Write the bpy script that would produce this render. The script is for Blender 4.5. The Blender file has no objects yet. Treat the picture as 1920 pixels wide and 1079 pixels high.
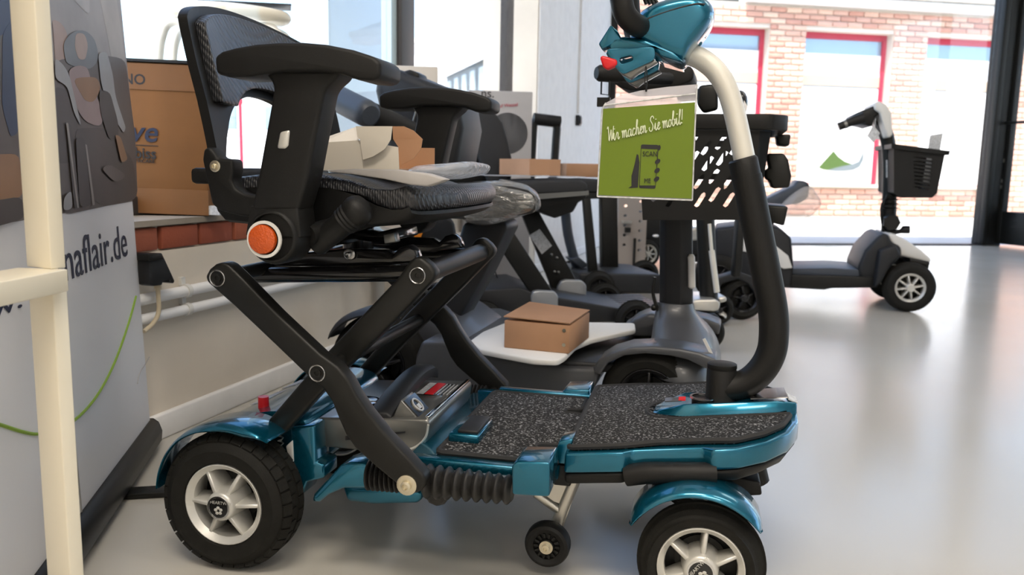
import bpy, bmesh, math, random
from math import sin, cos, pi, radians, sqrt, atan2
from mathutils import Vector, Matrix
random.seed(7)
SC = bpy.context.scene
COL = SC.collection
V = Vector

# ---------------------------------------------------------------- camera
FPX, PITCH, ROLL, EYE = 1540.0, math.atan(223 / 1540), .019, .575
fw = V((0, cos(PITCH), -sin(PITCH))); up0 = V((0, sin(PITCH), cos(PITCH))); rt0 = V((1, 0, 0))
CR = cos(ROLL) * rt0 + sin(ROLL) * up0
CU = -sin(ROLL) * rt0 + cos(ROLL) * up0
CC = V((0, 0, EYE))
cam = bpy.data.cameras.new('camera')
cam.sensor_width = 36; cam.lens = FPX / 1920 * 36; cam.clip_start = .02; cam.clip_end = 200
cam.dof.use_dof = True; cam.dof.focus_distance = 1.12; cam.dof.aperture_fstop = 8
co = bpy.data.objects.new('camera', cam); COL.objects.link(co)
m = Matrix((CR, CU, -fw)).transposed().to_4x4(); m.translation = CC
co.matrix_world = m
SC.camera = co

# ---------------------------------------------------------------- light and exposure
SC.view_settings.view_transform = 'Standard'; SC.view_settings.look = 'None'
SC.view_settings.gamma = 1; SC.view_settings.use_curve_mapping = False
SC.view_settings.exposure = 0.14
wd = bpy.data.worlds.new('world'); SC.world = wd; wd.use_nodes = True
nt = wd.node_tree; bg = nt.nodes['Background']
sk = nt.nodes.new('ShaderNodeTexSky'); sk.sky_type = 'NISHITA'; sk.sun_disc = False
sk.sun_elevation = radians(58); sk.sun_rotation = radians(200); sk.dust_density = 2.0; sk.air_density = 1.0
nt.links.new(sk.outputs[0], bg.inputs[0]); bg.inputs[1].default_value = .55
sun = bpy.data.lights.new('sun', 'SUN'); sun.energy = 9.0; sun.angle = radians(.6); sun.color = (1, .95, .87)
so = bpy.data.objects.new('sun', sun); COL.objects.link(so)
SUND = V((.06, .46, -.95))
so.rotation_euler = SUND.to_track_quat('-Z', 'Y').to_euler()
for i, (x, y, e) in enumerate(((-.2, -.4, 46.), (1.6, .2, 16.), (.6, -1.6, 34.), (2.6, 2.4, 10.))):  # unseen warm fill lights, added under the ceiling to brighten the foreground
    l = bpy.data.lights.new('fill_light', 'AREA'); l.energy = e; l.shape = 'RECTANGLE'; l.size = 1.2; l.size_y = .6
    l.color = (1, .90, .77)
    o = bpy.data.objects.new('fill_light', l); COL.objects.link(o); o.location = (x, y, 3.12)

# ---------------------------------------------------------------- helpers
def RAY(px, py):
    return (px - 960) / FPX * CR - (py - 539.5) / FPX * CU + fw

def GROUND(px, py, z=0):
    r = RAY(px, py); return CC + r * ((z - EYE) / r.z)

class Fr:
    """a thing's own frame: unprojects a pixel of the photograph onto a plane of the thing"""
    def __init__(s, O, th):
        s.O = V((O[0], O[1], O[2] if len(O) > 2 else 0)); t = radians(th); s.th = t
        s.X = V((cos(t), sin(t), 0)); s.Y = V((-sin(t), cos(t), 0))
    def L(s, P):
        d = V(P) - s.O; return V((d @ s.X, d @ s.Y, d.z))
    def n(s, px, py, n, d):
        r = RAY(px, py); rl = V((r @ s.X, r @ s.Y, r.z)); c = s.L(CC)
        return c + rl * ((d - V(n) @ c) / (V(n) @ rl))
    def y(s, px, py, v): return s.n(px, py, (0, 1, 0), v)
    def z(s, px, py, v): return s.n(px, py, (0, 0, 1), v)
    def x(s, px, py, v): return s.n(px, py, (1, 0, 0), v)
    def W(s, l): return s.O + l[0] * s.X + l[1] * s.Y + V((0, 0, l[2]))
    def D(s, l): return (s.W(l) - CC) @ fw

def spl(pts, n=6, closed=False):
    pts = [V(p) for p in pts]; out = []; N = len(pts)
    for i in range(N if closed else N - 1):
        g = (lambda k: pts[k % N]) if closed else (lambda k: pts[max(0, min(N - 1, k))])
        a, b, c, d = g(i - 1), g(i), g(i + 1), g(i + 2)
        for k in range(n):
            t = k / n
            out.append(.5 * ((2 * b) + (c - a) * t + (2 * a - 5 * b + 4 * c - d) * t * t + (3 * b - a - 3 * c + d) * t ** 3))
    if not closed: out.append(pts[-1])
    return out

def rnd(pts, r, n=4):
    """round the corners of a closed polygon"""
    pts = [V(p) for p in pts]; out = []; N = len(pts)
    for i in range(N):
        p, a, b = pts[i], pts[i - 1], pts[(i + 1) % N]
        ri = r[i] if isinstance(r, (list, tuple)) else r
        da, db = (a - p), (b - p); k = min(ri, da.length * .48, db.length * .48)
        if k < 1e-6: out.append(p); continue
        A = p + da.normalized() * k; B = p + db.normalized() * k
        for j in range(n + 1):
            t = j / n; out.append((1 - t) ** 2 * A + 2 * t * (1 - t) * p + t * t * B)
    return out

class G:
    def __init__(s): s.b = bmesh.new()
    def vs(s, pts): return [s.b.verts.new(V(p)) for p in pts]
    def f(s, vs):
        try: return s.b.faces.new(vs)
        except ValueError: return None
    def poly(s, pts): s.f(s.vs(pts)); return s
    def loft(s, rings, cap=True, closed=True):
        R = [s.vs(r) for r in rings]; n = len(R[0])
        for a, b in zip(R, R[1:]):
            for i in range(n if closed else n - 1):
                j = (i + 1) % n; s.f([a[i], a[j], b[j], b[i]])
        if cap and closed: s.f(R[0][::-1]); s.f(R[-1])
        return s
    def box(s, c, d, rot=None):
        c = V(c); M = rot or Matrix.Identity(3); h = V(d) / 2
        p = [c + M @ V((x * h.x, y * h.y, z * h.z)) for z in (-1, 1) for x, y in ((-1, -1), (1, -1), (1, 1), (-1, 1))]
        return s.loft([p[:4], p[4:]])
    def prism(s, pts, off):
        pts = [V(p) for p in pts]; o = V(off); return s.loft([pts, [p + o for p in pts]])
    def pr(s, F, px, y0, y1):
        """polygon given in photo pixels on the thing's plane y=y0, made solid back to y1"""
        return s.prism([F.y(x, y, y0) for x, y in px], (0, y1 - y0, 0))
    def tube(s, pts, r, n=12, cap=True, flat=1.0):
        pts = [V(p) for p in pts]; N = len(pts); rings = []; u = None
        for i, p in enumerate(pts):
            t = (pts[min(i + 1, N - 1)] - pts[max(i - 1, 0)]).normalized()
            if u is None:
                u = t.orthogonal().normalized() if abs(t.y) > .9 else (V((0, 1, 0)) - t * t.y).normalized()
            else: u = (u - t * (u @ t)).normalized()
            w = t.cross(u); ri = r[i] if isinstance(r, (list, tuple)) else r
            rings.append([p + (u * cos(a) * flat + w * sin(a)) * ri for a in [2 * pi * k / n for k in range(n)]])
        return s.loft(rings, cap)
    def lathe(s, prof, c=(0, 0, 0), ax='y', n=32, cap=True, a0=0, a1=2 * pi):
        """prof: (radius, height along the axis)"""
        c = V(c); rings = []
        for r, h in prof:
            ring = []
            for k in range(n):
                a = 2 * pi * k / n; p = (r * cos(a), r * sin(a))
                ring.append(c + (V((p[0], h, p[1])) if ax == 'y' else V((p[0], p[1], h)) if ax == 'z' else V((h, p[0], p[1]))))
            rings.append(ring)
        return s.loft(rings, cap)
    def ball(s, c, r, n=12):
        r = V((r, r, r)) if not hasattr(r, '__len__') else V(r)
        M = Matrix.Translation(V(c)) @ Matrix.Diagonal((r.x, r.y, r.z, 1))
        bmesh.ops.create_uvsphere(s.b, u_segments=n, v_segments=max(6, n * 2 // 3), radius=1, matrix=M); return s
    def plate(s, outer, holes, off):
        """flat polygon with holes (3-D points), given a thickness"""
        es = []
        for lp in [outer] + list(holes):
            vs = s.vs(lp); es += [s.b.edges.new((vs[i], vs[(i + 1) % len(vs)])) for i in range(len(vs))]
        r = bmesh.ops.triangle_fill(s.b, use_beauty=True, edges=es)
        fs = [g for g in r['geom'] if isinstance(g, bmesh.types.BMFace)]
        e = bmesh.ops.extrude_face_region(s.b, geom=fs)
        bmesh.ops.translate(s.b, verts=[g for g in e['geom'] if isinstance(g, bmesh.types.BMVert)], vec=V(off))
        return s
    def mir(s):
        q = G(); q.b = s.b.copy()
        for v in q.b.verts: v.co.y = -v.co.y
        bmesh.ops.reverse_faces(q.b, faces=q.b.faces); return q
    def xf(s, M):
        s.b.transform(M); return s

def ob(name, g, mt, parent=None, bev=0, seg=2, ang=38, sm=True, kind=None, label=None, sub=0, loc=None):
    b = g.b
    bmesh.ops.recalc_face_normals(b, faces=b.faces)
    if bev:
        es = [e for e in b.edges if len(e.link_faces) == 2 and e.calc_face_angle(0) > radians(ang)]
        bmesh.ops.bevel(b, geom=es, offset=bev, segments=seg, profile=.5, affect='EDGES', clamp_overlap=True)
    if sm:
        for f in b.faces: f.smooth = True
        for e in b.edges:
            if len(e.link_faces) == 2 and e.calc_face_angle(0) > radians(ang if not bev else 50): e.smooth = False
    me = bpy.data.meshes.new(name); b.to_mesh(me); b.free()
    o = bpy.data.objects.new(name, me); COL.objects.link(o)
    for q in (mt if isinstance(mt, (list, tuple)) else [mt]): me.materials.append(q)
    if parent: o.parent = parent
    if kind: o['kind'] = kind
    if label: o['label'] = label
    if loc is not None: o.location = loc
    if sub:
        md = o.modifiers.new('subdivision', 'SUBSURF'); md.levels = md.render_levels = sub
    return o

def thing(name, label, cat, F=None, group=None):
    o = bpy.data.objects.new(name, None); COL.objects.link(o); o.empty_display_size = .05
    if F: o.location = F.O; o.rotation_euler = (0, 0, F.th)
    o['label'] = label; o['category'] = cat
    if group: o['group'] = group
    return o

def tag(o, label, cat, group=None):
    o['label'] = label; o['category'] = cat
    if group: o['group'] = group
    return o

def struct(name, g, mt, **k): return ob(name, g, mt, kind='structure', **k)

def dup(o, loc, rz=None, parent=None):
    c = o.copy(); COL.objects.link(c); c.location = loc
    if rz is not None: c.rotation_euler = (0, 0, rz)
    if parent: c.parent = parent
    for ch in o.children:
        d = ch.copy(); COL.objects.link(d); d.parent = c
    return c

def text(name, body, mt, size, M, parent, ext=.0003, align='LEFT', shear=0, bold=0, label=None):
    cu = bpy.data.curves.new(name, 'FONT'); cu.body = body; cu.size = size; cu.extrude = ext; cu.align_x = align
    cu.shear = shear; cu.offset = bold; cu.resolution_u = 3
    t = bpy.data.objects.new(name, cu); COL.objects.link(t)
    dg = bpy.context.evaluated_depsgraph_get()
    me = bpy.data.meshes.new_from_object(t.evaluated_get(dg)); me.materials.clear(); me.materials.append(mt)
    me.transform(M); COL.objects.unlink(t); bpy.data.objects.remove(t)
    o = bpy.data.objects.new(name, me); COL.objects.link(o)
    if parent: o.parent = parent
    if label: o['label'] = label
    return o

def basis(o, ux, uy):
    ux = V(ux).normalized(); uy = (V(uy) - ux * (V(uy) @ ux)).normalized(); uz = ux.cross(uy)
    M = Matrix((ux, uy, uz)).transposed().to_4x4(); M.translation = V(o); return M

# ---------------------------------------------------------------- materials
MATS = {}
def mat(name, col, rough=.5, metal=0., bump=0., bs=200., var=0., coat=0., spec=.5, trans=0., alpha=1., emit=None, tint=None, vs=None, sheen=0.):
    m = bpy.data.materials.new(name); m.use_nodes = True; t = m.node_tree; p = t.nodes['Principled BSDF']
    p.inputs['Base Color'].default_value = (*col, 1); p.inputs['Roughness'].default_value = rough
    p.inputs['Metallic'].default_value = metal; p.inputs['Coat Weight'].default_value = coat; p.inputs['Coat Roughness'].default_value = .06
    p.inputs['Specular IOR Level'].default_value = spec; p.inputs['Transmission Weight'].default_value = trans; p.inputs['Alpha'].default_value = alpha
    p.inputs['Sheen Weight'].default_value = sheen
    tc = t.nodes.new('ShaderNodeTexCoord')
    if var:
        n = t.nodes.new('ShaderNodeTexNoise'); n.inputs['Scale'].default_value = vs or bs * .1; n.inputs['Detail'].default_value = 5
        t.links.new(tc.outputs['Object'], n.inputs['Vector'])
        x = t.nodes.new('ShaderNodeMix'); x.data_type = 'RGBA'
        d = tint or tuple(max(0, c * (1 - var)) for c in col)
        x.inputs[6].default_value = (*col, 1); x.inputs[7].default_value = (*d, 1)
        r = t.nodes.new('ShaderNodeMapRange'); r.inputs[1].default_value = .38; r.inputs[2].default_value = .68
        t.links.new(n.outputs[0], r.inputs[0]); t.links.new(r.outputs[0], x.inputs[0]); t.links.new(x.outputs[2], p.inputs['Base Color'])
    if bump:
        n = t.nodes.new('ShaderNodeTexNoise'); n.inputs['Scale'].default_value = bs; n.inputs['Detail'].default_value = 3
        t.links.new(tc.outputs['Object'], n.inputs['Vector'])
        b = t.nodes.new('ShaderNodeBump'); b.inputs['Strength'].default_value = bump; b.inputs['Distance'].default_value = .002
        t.links.new(n.outputs[0], b.inputs['Height']); t.links.new(b.outputs[0], p.inputs['Normal'])
    if emit: p.inputs['Emission Color'].default_value = (*emit[:3], 1); p.inputs['Emission Strength'].default_value = emit[3]
    MATS[name] = m; return m

def nodes(m): return m.node_tree, m.node_tree.nodes['Principled BSDF'], m.node_tree.nodes['Texture Coordinate']

TEAL = mat('teal_metallic_paint', (.003, .135, .225), .24, .75, coat=.8, bump=.02, bs=900)
BLACK = mat('black_satin_metal', (.009, .009, .008), .42, .0, bump=.05, bs=600, spec=.32)
GLOSSB = mat('black_gloss_metal', (.012, .012, .013), .18, .2, coat=.5)
MATTE = mat('black_matte_plastic', (.009, .009, .0088), .5, bump=.12, bs=1200, spec=.28)
DARK = mat('dark_plastic', (.016, .017, .019), .5, spec=.35, bump=.08, bs=900)
RUBBER = mat('tyre_rubber', (.012, .0115, .0095), .7, spec=.25, bump=.25, bs=500, var=.3)
RUBBER2 = mat('black_rubber_bellows', (.012, .0115, .011), .42, bump=.1, bs=500)
SILVER = mat('silver_painted_rim', (.66, .65, .61), .35, .45, bump=.05, bs=700)
ALU = mat('brushed_aluminium', (.62, .60, .55), .32, .8, bump=.05, bs=400)
CREAMALU = mat('satin_anodised_tube', (.76, .74, .67), .42, .3)
CHROME = mat('chrome', (.75, .75, .76), .12, 1.)
ZINC = mat('zinc_bolt', (.66, .60, .46), .3, .9)
GREYMET = mat('grey_metallic_plastic', (.20, .20, .19), .32, .65, coat=.3, bump=.03, bs=900)
GREYPL = mat('dark_grey_metallic_shell', (.085, .088, .095), .42, .3, coat=.15, bump=.05, bs=900)
AMBER = mat('amber_reflector', (.60, .085, .004), .25, coat=.4, bump=.9, bs=420)
RED = mat('red_plastic', (.7, .012, .018), .35)
WHITEPL = mat('white_plastic', (.72, .71, .68), .4)
WHITEP = mat('white_paint', (.86, .86, .86), .6, bump=.06, bs=150, var=.06)
CREAM = mat('cream_lacquer', (.80, .74, .60), .35, bump=.01, bs=60)
PLASTER = mat('plaster_wall', (.76, .69, .59), .8, bump=.25, bs=60, var=.12, vs=3.)
CARD = mat('brown_cardboard', (.20, .085, .022), .8, bump=.08, bs=120, var=.12, vs=9.)
CARD2 = mat('tan_cardboard', (.46, .25, .135), .8, bump=.08, bs=120, var=.1, vs=9.)
CARDG = mat('grey_printed_board', (.42, .40, .39), .7, var=.06, vs=6.)
CARDB = mat('beige_board', (.58, .53, .46), .75, var=.06, vs=6.)
BOXW = mat('white_carton', (.74, .68, .58), .65, bump=.03, bs=80)
FOAM = mat('white_foam', (.82, .81, .78), .85, bump=.3, bs=120)
GREEN = mat('green_print', (.135, .205, .004), .4)
INK = mat('dark_ink', (.012, .012, .014), .5)
WHITEINK = mat('white_ink', (.72, .78, .55), .5)
NAVY = mat('navy_ink', (.008, .016, .05), .5)
BANNER = mat('banner_sheet', (.80, .80, .82), .45, bump=.03, bs=8)
GREENINK = mat('green_ink', (.22, .36, .03), .5)
ORANGE = mat('orange_plastic', (.85, .26, .01), .4)
BLUEGREY = mat('blue_grey_vinyl', (.035, .045, .062), .45, bump=.08, bs=500)
FABRIC = mat('dark_grey_fabric', (.02, .02, .021), .8, bump=.3, bs=900)
LABELW = mat('label_paper', (.66, .67, .68), .5, var=.35, vs=150)
BROWNF = mat('brown_window_frame', (.05, .042, .04), .45)
ICEF = mat('pale_blue_window_gasket', (.55, .68, .72), .35)
WARMST = mat('grey_beige_steel', (.36, .31, .27), .4, .3, bump=.03, bs=300)
CABLE = mat('beige_cable', (.62, .52, .36), .5)
REDF = mat('red_window_frame', (.45, .015, .05), .45)
BLIND = mat('white_blind', (.85, .85, .85), .7)
SILLM = mat('sill_mortar', (.34, .30, .25), .85, bump=.4, bs=60, var=.3, vs=6.)
STONE = mat('sill_stone', (.75, .66, .55), .8, bump=.2, bs=60)
SAND = mat('sandstone_band', (.46, .36, .28), .8, bump=.15, bs=60)
PAVE = mat('light_concrete_paving', (.62, .60, .57), .85, bump=.3, bs=30, var=.15, vs=2.)
MORTAR = mat('pale_mortar', (.62, .56, .48), .9, bump=.4, bs=150)
GREYWALL = mat('pale_rendered_wall', (.36, .43, .47), .8, bump=.2, bs=30)
BLUEWALL = mat('blue_grey_cladding', (.09, .115, .13), .6, var=.1, vs=3.)
REDWALL = mat('red_cladding', (.20, .03, .04), .6, var=.1, vs=3.)
BRKT = mat('grey_steel_bracket', (.30, .31, .32), .35, .5)
GLASSD = mat('dark_window_glass', (.22, .30, .36), .08, .3)
SKYPANE = mat('blind_window_glass', (.30, .40, .50), .06, .35)
VANW = mat('white_van_paint', (.85, .85, .86), .2, coat=.6)

def glassmat(name, tint=(1, 1, 1), gl=.07):
    m = bpy.data.materials.new(name); m.use_nodes = True; t = m.node_tree; t.nodes.clear()
    o = t.nodes.new('ShaderNodeOutputMaterial'); a = t.nodes.new('ShaderNodeBsdfTransparent'); a.inputs[0].default_value = (*tint, 1)
    b = t.nodes.new('ShaderNodeBsdfGlossy'); b.inputs['Roughness'].default_value = .02
    x = t.nodes.new('ShaderNodeMixShader'); x.inputs[0].default_value = gl
    t.links.new(a.outputs[0], x.inputs[1]); t.links.new(b.outputs[0], x.inputs[2]); t.links.new(x.outputs[0], o.inputs[0]); return m
GLASS = glassmat('window_glass', (.97, .985, .985), .05)

def filmmat(name, tr, col, rough, gl, bump, bs):
    """thin clear film: part see-through, part glossy, with crumple relief"""
    m = bpy.data.materials.new(name); m.use_nodes = True; t = m.node_tree; p = t.nodes['Principled BSDF']
    p.inputs['Base Color'].default_value = (*col, 1); p.inputs['Roughness'].default_value = rough; p.inputs['Specular IOR Level'].default_value = gl
    p.inputs['Alpha'].default_value = tr
    tc = t.nodes.new('ShaderNodeTexCoord'); n = t.nodes.new('ShaderNodeTexNoise'); n.inputs['Scale'].default_value = bs; n.inputs['Detail'].default_value = 3
    n.inputs['Distortion'].default_value = 1.2
    mp = t.nodes.new('ShaderNodeMapping'); mp.inputs['Scale'].default_value = (.45, 1, 1.6)
    b = t.nodes.new('ShaderNodeBump'); b.inputs['Strength'].default_value = bump; b.inputs['Distance'].default_value = .006
    t.links.new(tc.outputs['Object'], mp.inputs[0]); t.links.new(mp.outputs[0], n.inputs['Vector']); t.links.new(n.outputs[0], b.inputs['Height']); t.links.new(b.outputs[0], p.inputs['Normal'])
    return m
FILM = filmmat('clear_plastic_film', .42, (.80, .84, .92), .08, 1., 1., 38)
WRAP = filmmat('stretch_wrap', .6, (.42, .42, .41), .16, 1., 1., 34); WRAP.node_tree.nodes['Principled BSDF'].inputs['Metallic'].default_value = .6
HAZY = filmmat('hazy_plastic_bag', .38, (.80, .72, .66), .3, .6, .6, 16)
SLEEVE = filmmat('clear_sleeve', .45, (.82, .80, .86), .12, .8, .25, 14)

# carpet: dark pile with pale flecks
CARPET = mat('flecked_carpet', (.02, .02, .021), .95)
t, p, tc = nodes(CARPET)
n = t.nodes.new('ShaderNodeTexNoise'); n.inputs['Scale'].default_value = 300; n.inputs['Detail'].default_value = 3
r = t.nodes.new('ShaderNodeValToRGB'); e = r.color_ramp.elements
e[0].position = .54; e[0].color = (.009, .009, .0095, 1); e[1].position = .70; e[1].color = (.36, .36, .37, 1)
b = t.nodes.new('ShaderNodeBump'); b.inputs['Strength'].default_value = .8; b.inputs['Distance'].default_value = .003
t.links.new(tc.outputs['Object'], n.inputs['Vector']); t.links.new(n.outputs[0], r.inputs[0]); t.links.new(r.outputs[0], p.inputs['Base Color'])
t.links.new(n.outputs[0], b.inputs['Height']); t.links.new(b.outputs[0], p.inputs['Normal'])

# woven mesh upholstery
MESHF = mat('woven_mesh_upholstery', (.022, .023, .027), .38, spec=.6)
t, p, tc = nodes(MESHF)
ws = []
for ax, sc in (('X', 260), ('DIAGONAL', 170)):
    w = t.nodes.new('ShaderNodeTexWave'); w.wave_type = 'BANDS'; w.bands_direction = ax; w.inputs['Scale'].default_value = sc / 6.28 * 2.2
    t.links.new(tc.outputs['Object'], w.inputs['Vector']); ws.append(w)
mm = t.nodes.new('ShaderNodeMath'); mm.operation = 'MULTIPLY'; t.links.new(ws[0].outputs['Fac'], mm.inputs[0]); t.links.new(ws[1].outputs['Fac'], mm.inputs[1])
b = t.nodes.new('ShaderNodeBump'); b.inputs['Strength'].default_value = .5; b.inputs['Distance'].default_value = .002
t.links.new(mm.outputs[0], b.inputs['Height']); t.links.new(b.outputs[0], p.inputs['Normal'])

# floor: pale grey sealed screed, half gloss
FLOOR = mat('sealed_grey_floor', (.56, .535, .48), .32, bump=.03, bs=6, var=.04, vs=.7, spec=.55)
t, p, tc = nodes(FLOOR)
n = t.nodes.new('ShaderNodeTexNoise'); n.inputs['Scale'].default_value = 3; n.inputs['Detail'].default_value = 6
r = t.nodes.new('ShaderNodeMapRange'); r.inputs[3].default_value = .14; r.inputs[4].default_value = .26
t.links.new(tc.outputs['Object'], n.inputs['Vector']); t.links.new(n.outputs[0], r.inputs[0]); t.links.new(r.outputs[0], p.inputs['Roughness'])

def brickmat(name, cols):
    m = mat(name, cols[0], .85, bump=.35, bs=140)
    t, p, tc = nodes(m)
    oi = t.nodes.new('ShaderNodeObjectInfo'); ge = t.nodes.new('ShaderNodeNewGeometry')
    a = t.nodes.new('ShaderNodeMath'); a.operation = 'ADD'; f = t.nodes.new('ShaderNodeMath'); f.operation = 'FRACT'
    t.links.new(oi.outputs['Random'], a.inputs[0]); t.links.new(ge.outputs['Random Per Island'], a.inputs[1]); t.links.new(a.outputs[0], f.inputs[0])
    r = t.nodes.new('ShaderNodeValToRGB'); el = r.color_ramp.elements
    el[0].color = (*cols[0], 1); el[1].color = (*cols[-1], 1)
    for i, c in enumerate(cols[1:-1]):
        q = el.new((i + 1) / (len(cols) - 1)); q.color = (*c, 1)
    t.links.new(f.outputs[0], r.inputs[0]); t.links.new(r.outputs[0], p.inputs['Base Color']); return m
BRICKR = brickmat('red_clay_brick', [(.33, .085, .04), (.25, .055, .03), (.38, .12, .06), (.28, .07, .04)])
BRICKO = brickmat('street_clay_brick', [(.62, .36, .27), (.50, .25, .19), (.72, .50, .38), (.58, .34, .27), (.66, .42, .32)])
# ---------------------------------------------------------------- the room
WF = Fr(GROUND(298.5, 821), 73.2)               # left wall: x along it, y outwards
CE = WF.W((5.02, 0, 0))                         # its far end, where the shopfront starts
SF = Fr(CE, 10.3)
sx_post = SF.L(GROUND(1811, 457)).x
p_left0 = WF.W((-4.2, 0, 0)); p_fr1 = SF.W((7.2, 0, 0))
g = G(); g.prism([p_left0, V((6.9, -3.0, 0)), p_fr1, CE][::1], (0, 0, -.06)); struct('floor', g, FLOOR)
g = G(); g.prism([p_left0 + V((0, 0, 3.2)), V((6.9, -3.0, 3.2)), p_fr1 + V((0, 0, 3.2)), CE + V((0, 0, 3.2))], (0, 0, .1)); struct('ceiling', g, WHITEP)
def at(o, F): o.location = F.O; o.rotation_euler = (0, 0, F.th); return o
WIN_L, WIN_R, SILL = -1.0, 2.93, .448
g = G()
def wbox(x0, x1, z0, z1, y0=0, y1=.3): g.box(((x0 + x1) / 2, (y0 + y1) / 2, (z0 + z1) / 2), (x1 - x0, y1 - y0, z1 - z0))
wbox(-4.2, 5.02, -.05, .392); wbox(-4.2, WIN_L, .392, 3.2); wbox(WIN_R, 5.02, .392, 3.2); wbox(WIN_L, WIN_R, 2.7, 3.2); wbox(WIN_L, WIN_R, .392, .4465, .012, .3)
wall_left = at(struct('wall_left', g, PLASTER), WF)
# painted return of the far pier is cooler white
g = G(); g.box((3.98, -.004, 1.6), (2.08, .012, 3.2)); pier = struct('plaster_panel', g, WHITEP, parent=wall_left)
bm_ = G(); bm_.box((0, 0, 0), (.115, .10, .0465)); first = ob('brick', bm_, BRICKR, wall_left, bev=.003)
off = WF.y(288, 450, 0).x % .125
for k in range(31):
    x = -.98 + off + .0625 + k * .125
    if x > WIN_R - .06: break
    o = first if k == 0 else dup(first, (0, 0, 0))
    if k: o.parent = wall_left
    o.location = (x, .052 + random.uniform(-.002, .002), .4185)
g = G(); g.box(((WIN_L + WIN_R) / 2, .15, .4515), (WIN_R - WIN_L, .31, .012)); at(struct('trim_1', g, SILLM), WF)
g = G(); g.box((2.4, -.008, .027), (5.3, .016, .054)); at(struct('baseboard_left', g, WHITEP, bev=.004), WF)
# two surface conduits with clips
for nm, z, r in (('trim_2', .302, .012), ('trim_3', .262, .011)):
    g = G(); g.tube([(-2.2, -.014, z), (2.4, -.014, z)], r, 12); q = at(struct(nm, g, WHITEP), WF)
    for x in (.085, .75, 1.4):
        g = G(); g.tube([(x - .006, -.014, z), (x + .006, -.014, z)], r + .003, 12); g.box((x, -.004, z + r + .008), (.012, .008, .018)); ob('clip', g, WHITEPL, q)

# left window: brown frame with pale gaskets, two panes
YW = .16
m0, m1 = WF.y(739, 60, YW).x, WF.y(764, 60, YW).x
r0 = WF.y(1005, 60, YW).x
g = G()
def fbox(x0, x1, z0, z1, y0=YW - .03, y1=YW + .05): g.box(((x0 + x1) / 2, (y0 + y1) / 2, (z0 + z1) / 2), (x1 - x0, y1 - y0, z1 - z0))
fbox(WIN_L, WIN_L + .06, .4575, 2.7); fbox(m0, m1, .4575, 2.7); fbox(r0, WIN_R, .4575, 2.7); fbox(WIN_L + .06, m0, .4575, .50); fbox(m1, r0, .4575, .50); fbox(WIN_L + .06, m0, 2.64, 2.7); fbox(m1, r0, 2.64, 2.7)
w1 = at(struct('window_1', g, BROWNF, bev=.003), WF)
g = G()
for a, b_ in ((WF.y(729, 60, YW).x, m0), (WF.y(1000.5, 60, YW).x, r0)): fbox(a, b_, .5, 2.64, YW - .01, YW + .03)
ob('gasket', g, ICEF, w1)
for a, b_ in ((WIN_L + .06, WF.y(729, 60, YW).x), (m1, WF.y(1000.5, 60, YW).x)):
    g = G(); fbox(a, b_, .5, 2.64, YW + .008, YW + .012); ob('pane', g, GLASS, w1)

# cable duct and switch on the pier
g = G(); za = WF.y(1079, 216, 0); x_ = WF.y(1083, 100, 0).x; g.box((x_, -.016, (za.z + 3.2) / 2), (.022, .014, 3.2 - za.z - .02)); duct = at(ob('cable_duct', g, WHITEP), WF)
tag(duct, 'thin white cable duct running down the white pier to the dark switch', 'cable duct')
g = G(); for_ = WF.y(1078.5, 226, 0); g.box((for_.x, -.022, for_.z), (.07, .024, .065)); sw = at(ob('wall_switch', g, DARK, bev=.004), WF)
tag(sw, 'small square dark switch on the white pier beneath a cable duct', 'switch')
g = G(); g.box((for_.x, -.037, for_.z), (.045, .008, .045)); ob('rocker', g, BLACK, sw, bev=.003)
# grey socket low on the pier
s_ = WF.y(1095, 405, 0); g = G(); g.box((s_.x, -.016, s_.z), (.06, .014, .11)); sk_ = at(ob('wall_socket', g, CARDG, bev=.003), WF)
tag(sk_, 'grey socket plate low on the pier behind the folded scooters', 'socket')

# shopfront: dark posts, header, one large pane, door leaf standing open
g = G()
x0 = SF.y(1136, 200, 0).x
g.box((.0, 0, 1.55), (.09, .10, 3.1)); g.box((3.6, 0, 3.13), (7.2, .12, .14)); 
g.box((sx_post + .09, 0, 1.53), (.17, .14, 3.06)); g.box((sx_post + .02, -.05, 1.53), (.05, .06, 3.06)); g.box((7.0, 0, 1.53), (.2, .12, 3.06)); g.box((sx_post / 2, 0, .005), (sx_post, .09, .01))
w2 = at(struct('window_2', g, BLACK, bev=.006), SF)
g = G(); g.box((sx_post / 2 + .02, .01, 1.53), (sx_post - .06, .006, 3.04)); ob('pane', g, GLASS, w2)
P0, P1 = GROUND(1846, 458), GROUND(1920, 466); P0 = P0 + V((.02, -.08, 0))
dv = P1 - GROUND(1846, 458); DF = Fr(P0, math.degrees(atan2(dv.y, dv.x)))
st = DF.y(1884, 400, 0).x; rb = DF.y(1886, 397, 0).z
g = G(); L = 1.05; zt = 2.35
g.box((st / 2, 0, zt / 2 + .01), (st, .06, zt - .02)); g.box((L - st / 2, 0, zt / 2 + .01), (st, .06, zt - .02)); g.box((L / 2, 0, rb / 2 + .01), (L - 2 * st, .06, rb - .02)); g.box((L / 2, 0, zt - .1), (L - 2 * st, .06, .2))
d1 = at(struct('door_1', g, BLACK, bev=.004), DF)
g = G(); g.box((L / 2, 0, (rb + zt - .2) / 2), (L - 2 * st, .01, zt - .2 - rb)); ob('pane', g, GLASS, d1)
hz = DF.y(1900, 231, 0).z; g = G(); g.tube([(st * .7, -.06, hz), (L * .9, -.06, hz)], .012, 10); g.box((st * .7, -.03, hz), (.02, .06, .02)); ob('push_bar', g, BLACK, d1)
for k, z in enumerate((.72, .55, .5)):
    g = G(); g.box((st * .55, -.034, z), (.02, .012, .03)); ob('lock_plate', g, ALU, d1)

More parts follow.
